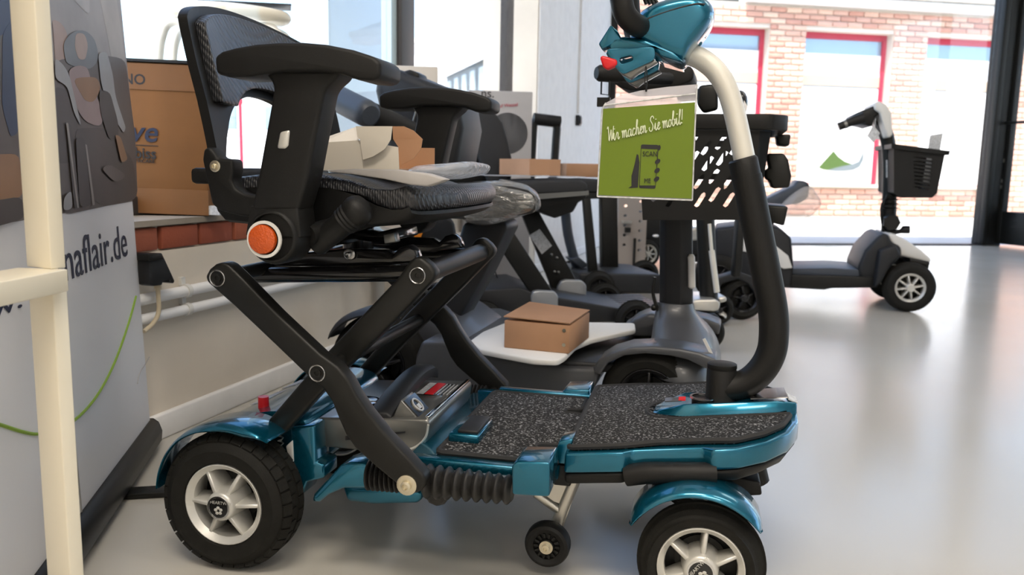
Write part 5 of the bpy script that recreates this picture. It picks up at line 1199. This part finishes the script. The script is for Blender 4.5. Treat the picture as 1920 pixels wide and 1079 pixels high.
for ch in txt:
    pts, adv = LET[ch]
    if pts:
        pen([b0 + ux * ((x + px) * sc_x) + uy * (py * hgt) for px, py in pts])
        if ch in 'i!':
            px, py = (.14, .72) if ch == 'i' else (.06, .05)
            a = b0 + ux * ((x + px) * sc_x) + uy * (py * hgt); pen([a, a + uy * 1.5], .0011)
    x += adv
ob('handwriting', g, WHITEINK, pr_)
# phone in a hand
def pf(px, nm, mt, d=-.0018, holes=()):
    g = G(); g.plate([PS_(x, y, d) for x, y in px], [[PS_(x, y, d) for x, y in h] for h in holes], (0, .0005, 0)); return ob(nm, g, mt, pr_, sm=False)
r2 = lambda pts, r: [(p.x, p.y) for p in rnd([(a, b, 0) for a, b in pts], r, 3)]
pf(r2([(1202, 271), (1235, 272), (1229, 354), (1198, 353)], 3.5), 'phone', INK, holes=[[(1202.5, 279), (1233, 280), (1228.5, 348), (1199.5, 348)]])
pf([(1194, 289), (1197, 291), (1199, 305), (1196, 352), (1178, 353), (1184, 349), (1184, 330), (1190, 308), (1192, 298)], 'hand', INK)
for cx, cy in ((1236, 277), (1233, 303), (1232, 320), (1231, 336)):
    pf([(cx + (5.5 if cy > 280 else 2.5) * cos(t) * .9 - 2.6 * sin(t) * .6, cy - 3.2 * cos(t) - 4.6 * sin(t) * .8) for t in [2 * pi * k / 14 for k in range(14)]], 'fingertip', INK, -.0024)
pxu = (PS_(1230, 300) - PS_(1205, 300)); 
for s_, x, y, sz in (('SCAN', 1204.5, 293.5, 13.5), ('ME', 1207.5, 343.5, 12.5)):
    text('lettering', s_, INK, sz * M.D(PS_(x, y)) / FPX, basis(PS_(x, y, -.0022), pxu, (0, 0, 1)) @ Matrix.Diagonal((.78, 1, 1, 1)), pr_)

# ---------------------------------------------------------------- open white carton and plastic bag on the blue scooter's seat
zs = M.y(650, 322, -.05).z + .004
cx_ = M.y(668, 321, -.125); c3 = M.y(748, 321, -.125); c4 = M.y(580, 321, -.125)
O5 = thing('open_carton', 'open white cardboard carton with brown inside on the seat of the blue scooter', 'box', M)
def q3(x, y, d): return M.y(x, y, d)
def sheet3(pts, nm, mt, off=(0, .0016, 0), par=O5): g = G(); g.prism(pts, off); return ob(nm, g, mt, par, sm=False)
sheet3([q3(578, 320, -.125), q3(681, 319, -.125), q3(676, 263, -.125), q3(600, 268, -.125), q3(585, 268, -.125)], 'front_wall', BOXW)
sheet3([q3(681, 319, -.122), q3(748, 318, -.122), q3(746, 276, -.122), q3(728, 273, -.122), q3(677, 264, -.122)], 'side_wall', BOXW)
sheet3([q3(668, 237, -.127), q3(736, 237, -.127), q3(733, 262, -.127), q3(722, 280, -.127), q3(700, 294, -.127), q3(681, 300, -.127), q3(676, 262, -.127), q3(671, 258, -.127)], 'side_flap', BOXW, (0, -.0016, 0))
a_, b_ = q3(600, 269, -.124), q3(673, 263, -.124); c_, d_ = q3(667, 238, -.07), q3(598, 262, -.07)
sheet3([a_, b_, c_, d_], 'front_flap', BOXW)
sheet3([q3(736, 237, -.05), q3(757, 237, -.05), q3(775, 245, -.05), q3(792, 261, -.05), q3(737, 261, -.05)], 'inner_flap', CARD2)
sheet3([q3(737, 261, -.06), q3(792, 261, -.06), q3(789, 280, -.06), q3(775, 298, -.06), q3(748, 312, -.06), q3(747, 276, -.06)], 'inner_flap', CARD2)
g = G(); a, b = q3(600, 320, -.1), q3(748, 319, -.1); g.prism([(a.x, -.10, zs), (b.x, -.10, zs), (b.x, .06, zs), (a.x, .06, zs)], (0, 0, .002)); ob('carton_floor', g, CARD2, O5)
g = G(); g.prism([(a.x, .06, zs), (b.x, .06, zs), (b.x, .06, zs + .035), (a.x, .06, zs + .035)], (0, .0016, 0)); ob('back_wall', g, CARD2, O5)
# bag
random.seed(3)
PL = [(755, 326), (765, 320), (775, 316), (800, 312), (850, 308), (880, 304), (876, 322), (868, 336), (840, 344), (815, 346), (785, 346), (765, 336)]
g = G(); rings = []
for i in range(9):
    y = -.17 + .22 * i / 8; k = (.5, .85, .97, 1, 1, 1, .95, .85, .5)[i]
    pts = [q3(a, b, -.13) for a, b in PL]; cW = sum((p for p in pts), V()) / len(pts)
    rings.append([V((cW.x + (p.x - cW.x) * k + random.uniform(-.004, .004), y, cW.z + .004 + (p.z - cW.z) * k * .8 + random.uniform(-.003, .003))) for p in pts])
g.loft(rings); o = ob('plastic_bag', g, FILM, ang=70); o.location = M.O; o.rotation_euler = (0, 0, M.th); md = o.modifiers.new('s', 'SUBSURF'); md.render_levels = 2
tag(o, 'crumpled clear plastic bag lying on the front of the blue scooter seat', 'plastic bag')
g = G(); g.prism([q3(a, b, -.215) for a, b in ((600, 321), (660, 317), (740, 318), (800, 326), (835, 337), (822, 343), (800, 350), (770, 347), (720, 336), (660, 327))], (0, .025, 0)); o2 = ob('instruction_leaflet', g, CARDG, bev=.002); o2.location = M.O; o2.rotation_euler = (0, 0, M.th)
tag(o2, 'grey padded envelope under the clear bag on the blue scooter seat', 'envelope')

# ---------------------------------------------------------------- things on the window sill
SZ_ = .4585
k0, k1 = GROUND(262, 402, SZ_), GROUND(390, 409, SZ_)
BX = Fr((k0.x, k0.y - .02, SZ_ + .004), 2)
wB = BX.y(388, 300, 0).x; hB = BX.y(300, 117, 0).z; x0B = BX.y(236, 300, 0).x - .03
big = thing('large_cardboard_box', 'large brown shipping box with dark blue print on the window sill', 'box', BX); big.rotation_euler = (0, .022, radians(2))
g = G(); g.prism([(x0B, 0, 0), (wB, 0, 0), (wB, .10, 0), (x0B, .10, 0)], (0, 0, hB)); bo = ob('carton', g, CARD, big, bev=.004)
g = G(); g.box(((x0B + wB) / 2, .05, hB + .004), (wB - x0B + .01, .11, .006)); ob('dark_lid_sheet', g, DARK, big)
TAPE = mat('tape_brown', (.20, .085, .024), .4, var=.1, vs=8.)
for z_ in (hB - .03, .028):
    g = G(); g.box(((x0B + wB) / 2, -.001, z_), (wB - x0B, .002, .055)); ob('packing_tape', g, TAPE, big)
fx = basis(BX.y(300, 300, -.003), (1, 0, 0), (0, 0, 1))
def btx(s, px, py, hpx, sx=1., mt=NAVY, bold=.0, shear=0., al='RIGHT'):
    p = BX.y(px, py, -.002); k = BX.D(p) / FPX
    text('lettering', s, mt, hpx * k * 1.42, basis(p, (1, 0, 0), (0, 0, 1)) @ Matrix.Diagonal((sx, 1, 1, 1)), bo, .0004, al, shear, bold * k)
btx('NO', 268, 158, 19, 1.0, INK, .4); btx('drive', 292, 265, 38, 1.05, NAVY, .7, .2); btx('DeVilbiss', 291, 297, 20, .95, INK, .5); btx('HEALTHCARE', 288, 305, 6, 1.15, INK, .1)
g = G(); a, b = BX.y(215, 273, -.001), BX.y(293, 271, -.001); g.box((a + b) / 2, (b.x - a.x, .001, .0016)); ob('printed_rule', g, INK, bo)
g = G(); a = BX.y(396, 405, .0); g.box((wB - .002 + .01, .01, .012), (.03, .02, .02)); ob('paper_tab', g, LABELW, big)
# stool standing behind the box
ST = Fr(tuple(WF.W(tuple(WF.L(CC + RAY(410, 60) * 2.35)))) , 0); ST.O.z = SZ_
sp = ST.O
st_ = thing('shower_stool', 'cream round topped stool with tubular legs behind the large brown box', 'stool', ST)
st_.rotation_euler = (0, .045, 0)
zt0, zt1 = ST.y(410, 14, 0).z, ST.y(410, 33, 0).z
xl, xr = ST.y(293, 20, 0).x, ST.y(529, 30, 0).x; cx0 = (xl + xr) / 2; rs0 = (xr - xl) / 2
g = G(); rr0 = []
for z, k in ((zt1 - .008, .90), (zt1 - .002, .97), (zt1 + .008, 1.0), (zt0 - .010, .99), (zt0 - .003, .95), (zt0, .85)):
    rr0.append([V((cx0 + rs0 * k * cos(t), rs0 * k * .62 * sin(t), z)) for t in [2 * pi * j / 40 for j in range(40)]])
g.loft(rr0); ob('stool_top', g, CREAM, st_, ang=60)
for sx, sy in ((-1, -.5), (1, -.5), (-1, .5), (1, .5)):
    lx = cx0 + rs0 * .92 * sx; ly = rs0 * .52 * sy * 1.0
    g = G(); g.tube(spl([(cx0 + rs0 * .55 * sx, ly, zt1 - .025), (cx0 + rs0 * .78 * sx, ly, zt1 - .028), (cx0 + rs0 * .92 * sx, ly, zt1 - .06), (cx0 + rs0 * .99 * sx, ly, zt1 - .16), (cx0 + rs0 * 1.03 * sx, ly, .0)], 5), .0125, 12); ob('leg', g, CREAMALU, st_)
g = G(); p_ = [ST.y(x, y, -.02) for x, y in ((380, 8), (430, 3), (552, 34), (520, 30), (470, 17))]
g.prism([V((ST.y(385, 6, 0).x, -.06, zt0 + .006)), V((ST.y(552, 33, 0).x, -.03, zt0 + .004)), V((ST.y(530, 20, 0).x, .09, zt0 + .010)), V((ST.y(405, 4, 0).x, .09, zt0 + .010))], (0, 0, .004)); o = ob('dark_board', g, DARK); o.location = ST.O
tag(o, 'thin dark board lying on the cream stool top', 'board')
# boxes further along the sill
def sillbox(nm, lab, pxl, pxr, ytl, ytr, s, mt, deep, th):
    p = CC + RAY(pxl, 250) * s; Fq = Fr((p.x, p.y, 0), th); T = thing(nm, lab, 'box', Fq)
    x1 = Fq.y(pxr, 250, 0).x; z0, z1 = Fq.y(pxl, ytl, 0).z, Fq.y(pxr, ytr, 0).z
    g = G(); g.loft([[V((0, 0, 0)), V((x1, 0, 0)), V((x1, deep, 0)), V((0, deep, 0))], [V((0, 0, (z0 + z1) / 2)), V((x1, 0, (z0 + z1) / 2)), V((x1, deep, (z0 + z1) / 2)), V((0, deep, (z0 + z1) / 2))]]); return Fq, T, ob('carton', g, mt, T, bev=.003)
F_a, T_a, _ = sillbox('beige_carton', 'tall plain beige carton standing behind the black backrest of the grey scooter', 720, 820, 119, 128, 2.56, CARDB, .05, 4)
F_b, T_b, cb_ = sillbox('grey_carton', 'tall grey printed carton with a dark disc standing below the second window', 878, 997, 165, 176, 3.30, CARDG, .07, 8)
text('lettering', 'ns.', INK, .05, basis(F_b.y(927, 183, -.003), (1, 0, 0), (0, 0, 1)), cb_, .0004, 'RIGHT')
p0 = F_b.y(971, 194, -.003); p1 = F_b.y(915, 199, -.003)
text('lettering', 'tation auf Wessel', REDF, .019, basis(p0, p0 - p1, (0, 0, 1)) @ Matrix.Translation((0, -.01, 0)), cb_, .0004, 'RIGHT')
g = G(); c = F_b.y(952, 250, -.002); r_ = 38 * F_b.D(c) / FPX; g.lathe([(r_, 0), (0, 0.0008)], c, 'y', 32); g.lathe([(0, 0.0), (r_, .0)], c, 'y', 32); 
o = ob('printed_disc', g, mat('grey_ink', (.17, .165, .165), .7), cb_)

# ---------------------------------------------------------------- black power unit on the wall with a beige lead
pu = WF.y(300, 508, -.03); PU = thing('power_unit', 'black flat power unit hanging on the wall below the bricks with a beige lead', 'charger', WF)
g = G(); g.pr(WF, [(281, 477), (304, 475), (312, 492), (328, 527), (326, 532), (318, 530), (318, 525), (306, 528), (304, 535), (288, 537), (281, 534)], -.05, -.02); ob('housing', g, DARK, PU, bev=.002)
g = G(); g.pr(WF, [(279, 476), (304, 475), (308, 487), (279, 490)], -.055, -.004); ob('cover', g, BLACK, PU, bev=.002)
g = G(); g.tube(spl([WF.y(x, y, -.035) for x, y in ((296, 536), (297, 560), (298, 580), (294, 596), (284, 610), (270, 622))], 6), .0045, 10); g.tube([WF.y(296, 532, -.035), WF.y(296, 542, -.035)], .007, 10); ob('lead', g, CABLE, PU, label='beige lead')

# ---------------------------------------------------------------- roll-up banner
e0_, e1_ = GROUND(291, 850), GROUND(165, 1046)
dB = (e0_ - e1_); BN = Fr((e1_.x, e1_.y, 0), math.degrees(atan2(dB.y, dB.x)))       # x runs away from the camera, -y faces the scooters
BF_ = BN; LB = dB.length
ban = thing('roll_up_banner', 'roll-up banner with a blurred living room photo and blue lettering, far left', 'banner', BN)
pB_ = BN.z(281, 787, .064); yB, xr = pB_.y, pB_.x; xl = xr - .90
pT_ = BN.x(218, 0, xr); TL = (pT_.y - yB) / (pT_.z - .064)
BT = lambda x, y, d=0.: BN.n(x, y, (0, 1, -TL), yB - .064 * TL + d)
g = G(); prof_ = [(yB + a_, b_ * 1.14) for a_, b_ in ((-.010, .004), (-.018, .014), (-.020, .032), (-.014, .048), (-.004, .055), (.006, .055), (.012, .048), (.014, .03), (.012, .012), (.006, .004))]
g.loft([[V((x, y, z)) for y, z in prof_] for x in (xl - .03, xr + .012)]); bs = ob('cassette', g, BLACK, ban, bev=.003)
g = G(); g.loft([[V((xr + .012, y * 1.0 + 0, z)) for y, z in prof_], [V((xr + .018, y, z)) for y, z in [(yB + (a - yB) * .85, b * .9 + .003) for a, b in prof_]]]); ob('end_cap', g, GLOSSB, ban)
f0, f1 = GROUND(236, 920), GROUND(308, 912); f0l, f1l = BN.L(f0), BN.L(f1)
g = G(); g.box((f1l.x - .04, -.10, .006), (.035, .26, .010)); ob('foot', g, BLACK, ban, bev=.002)
zb0 = .05; zT = 2.05
sh_ = lambda x, z, d=0.: V((x, yB + (z - .064) * TL + d, z))
g = G(); g.prism([sh_(xl, zb0), sh_(xr, zb0), sh_(xr, zT), sh_(xl, zT)], (0, .0012, 0)); sheet_ = ob('printed_sheet', g, BANNER, ban, sm=False)
yT = yB + (zT - .064) * TL
g = G(); g.box(((xl + xr) / 2, yT, zT), (xr - xl + .02, .03, .03)); g.tube([((xl + xr) / 2, yB + .006, .05), ((xl + xr) / 2, yT + .012, zT)], .008, 8); ob('pole', g, ALU, ban)
zP = BT(190, 388).z
cols = dict(base=(.20, .175, .16), wall=(.34, .31, .30), sofa=(.072, .058, .052), sofa2=(.115, .095, .088), dress=(.33, .24, .235), hair=(.17, .18, .20), skin=(.42, .30, .25), curtain=(.42, .38, .35), rug=(.36, .36, .37), frame=(.42, .39, .38), table=(.055, .046, .042), line=(.30, .27, .25), wood=(.30, .16, .08), blue=(.03, .05, .11))
PM = {k: mat('print_' + k, v, .5, var=.25, vs=7.) for k, v in cols.items()}
lay = [0]
def pp_(px, k, nm='print_patch'):
    lay[0] += 1; d = -.0002 * lay[0] - .0002
    g = G(); g.prism([BT(p.x, p.y, d) for p in rnd([(x, y, 0) for x, y in px], 16, 3)], (0, .0001, 0)); return ob(nm, g, PM[k], sheet_, sm=False)
g = G(); g.prism([sh_(xl, zP, -.0003), sh_(xr, zP, -.0003), sh_(xr, zT - .02, -.0003), sh_(xl, zT - .02, -.0003)], (0, .0002, 0)); ob('print_ground', g, PM['base'], sheet_, sm=False)
pp_([(90, -40), (222, -40), (245, 190), (100, 190)], 'wall'); pp_([(182, -30), (215, -30), (236, 120), (212, 125), (200, 60)], 'curtain')
pp_([(112, -30), (150, 12), (168, 30), (168, -40)], 'frame'); pp_([(98, 35), (114, 42), (126, 60), (128, 100), (118, 120), (104, 116)], 'skin')
pp_([(100, 115), (170, 100), (235, 110), (254, 260), (258, 374), (118, 404)], 'sofa2'); pp_([(208, 112), (234, 118), (240, 160), (236, 200), (214, 190)], 'sofa2')
pp_([(102, 160), (128, 170), (142, 210), (148, 260), (150, 300), (108, 310)], 'sofa'); pp_([(140, 240), (200, 240), (250, 300), (258, 374), (190, 388), (150, 350)], 'sofa')
pp_([(118, 80), (135, 60), (158, 55), (178, 72), (186, 110), (172, 130), (150, 128), (138, 124), (124, 118)], 'hair'); pp_([(142, 62), (158, 62), (166, 85), (160, 112), (148, 112), (140, 90)], 'skin')
pp_([(128, 130), (148, 122), (164, 126), (175, 165), (195, 215), (190, 238), (160, 230), (142, 200)], 'dress'); pp_([(135, 146), (182, 144), (190, 165), (176, 192), (160, 190)], 'wood')
pp_([(184, 100), (200, 96), (212, 140), (216, 180), (236, 240), (232, 250), (210, 215), (190, 160)], 'rug'); pp_([(103, 108), (118, 120), (130, 140), (150, 225), (152, 236), (140, 215), (126, 160), (104, 150)], 'rug')
pp_([(186, 168), (206, 172), (222, 230), (222, 260), (205, 262), (188, 210)], 'table'); pp_([(124, 230), (134, 234), (150, 388), (140, 392)], 'table'); pp_([(124, 230), (128, 231), (148, 390), (145, 390)], 'line')
pp_([(142, 258), (158, 258), (172, 386), (150, 390)], 'table'); pp_([(160, 270), (163, 272), (178, 384), (174, 386)], 'line'); pp_([(120, 370), (134, 356), (136, 392), (119, 396)], 'rug'); pp_([(190, 316), (206, 308), (240, 330), (216, 344)], 'sofa2'); pp_([(216, 252), (226, 256), (240, 300), (228, 306)], 'wood')
pp_([(-60, -60), (30, -60), (36, 300), (-60, 330)], 'sofa2'); pp_([(-40, -60), (18, -60), (20, 60), (-40, 80)], 'blue'); pp_([(5, 60), (28, 30), (34, 250), (20, 258), (4, 200)], 'blue'); pp_([(-60, 292), (36, 288), (44, 370), (-60, 390)], 'wood'); pp_([(-60, 385), (42, 368), (48, 410), (-60, 440)], 'sofa')
# web address, flowing green line
def tx(s, x0_, y0_, x1_, y1_, hpx, al='LEFT', sx=None):
    a, b = BT(x0_, y0_, -.001), BT(x1_, y1_, -.001); wid = (b - a).length
    o = text('lettering', s, NAVY, 1.0, Matrix.Identity(4), sheet_)
    xs = [v.co.x for v in o.data.vertices]; ys = [v.co.y for v in o.data.vertices]; w_ = max(xs) - min(xs)
    hz = hpx * BN.D((a + b) / 2) / FPX / .52
    o.data.transform(basis(a, (1, 0, 0), (0, TL, 1)) @ Matrix.Diagonal((wid / w_, hz, 1, 1)) @ Matrix.Translation((-min(xs), 0, 0)))
tx('naflair.de', 124, 528, 240, 482, 50); tx('w.', -18, 602, 42, 580, 27)
g = G(); q = spl([BT(x, y, -.001) for x, y in ((-60, 780), (0, 797), (45, 811), (75, 814), (115, 802), (150, 780), (185, 738), (215, 680), (240, 610), (255, 556))], 8)
g.tube(q, .0022, 6); ob('green_line', g, GREENINK, sheet_)
g = G(); q = spl([BT(x, y, -.001) for x, y in ((258, 720), (262, 700), (272, 684), (280, 670))], 5); g.tube(q, .0009, 6); ob('grey_line', g, CARDG, sheet_)

# ---------------------------------------------------------------- cream shelf in the foreground
p_r = CC + RAY(83, 300) * .75
zs_ = (CC + RAY(96, 509.6) * .75).z
s0, s1 = GROUND(0, 529, zs_), GROUND(127, 505, zs_)
SH = Fr((p_r.x, p_r.y, 0), 27)
shf = thing('shelf_unit', 'cream lacquered shelf post with a side board in the left foreground', 'shelf', SH)
def upx(x, y): return SH.n(x, y, (0, 1, 0), 0.)
w_l = -(SH.x(36.7, 300, 0).y if False else 0)
# right face lies along +x' (27 degrees right of depth): use frame with x along the face direction
a = SH.L(CC + RAY(83.4, 300) * .75)
dirR = V((sin(radians(27)), cos(radians(27)), 0)); dirL = V((-cos(radians(27)), sin(radians(27)), 0))
def along(px, py, dr):
    # point on the vertical plane through p_r along dr hit by the pixel's ray
    n_ = V((-dr.y, dr.x, 0)); r = RAY(px, py); t = ((p_r - CC) @ n_) / (r @ n_); return ((CC + r * t) - p_r) @ dr
wR, wL = along(111.8, 300, dirR), along(36.7, 300, dirL)
def post_poly(z0, z1, mt, nm, sc=1., shift=V((0, 0, 0))):
    P4 = [p_r + shift, p_r + shift + dirR * wR * sc, p_r + shift + dirR * wR * sc + dirL * wL * sc, p_r + shift + dirL * wL * sc]
    g = G(); g.prism([SH.L(V((p.x, p.y, z0))) for p in P4], (0, 0, z1 - z0)); return ob(nm, g, mt, shf, bev=.0012)
post_poly(zs_, 1.5, CREAM, 'upper_post'); 
zb_ = (CC + RAY(104, 553) * .75).z
post_poly(0, zb_, CREAM, 'lower_post', 1.0)
dS = (s1 - s0).normalized(); nS = V((-dS.y, dS.x, 0)); s0 = s0 - dS * .25
P4 = [s0, s1, s1 + nS * .05, s0 + nS * .05]
g = G(); g.prism([SH.L(V((p.x, p.y, zb_))) for p in P4], (0, 0, zs_ - zb_)); ob('shelf_board', g, CREAM, shf, bev=.0012)
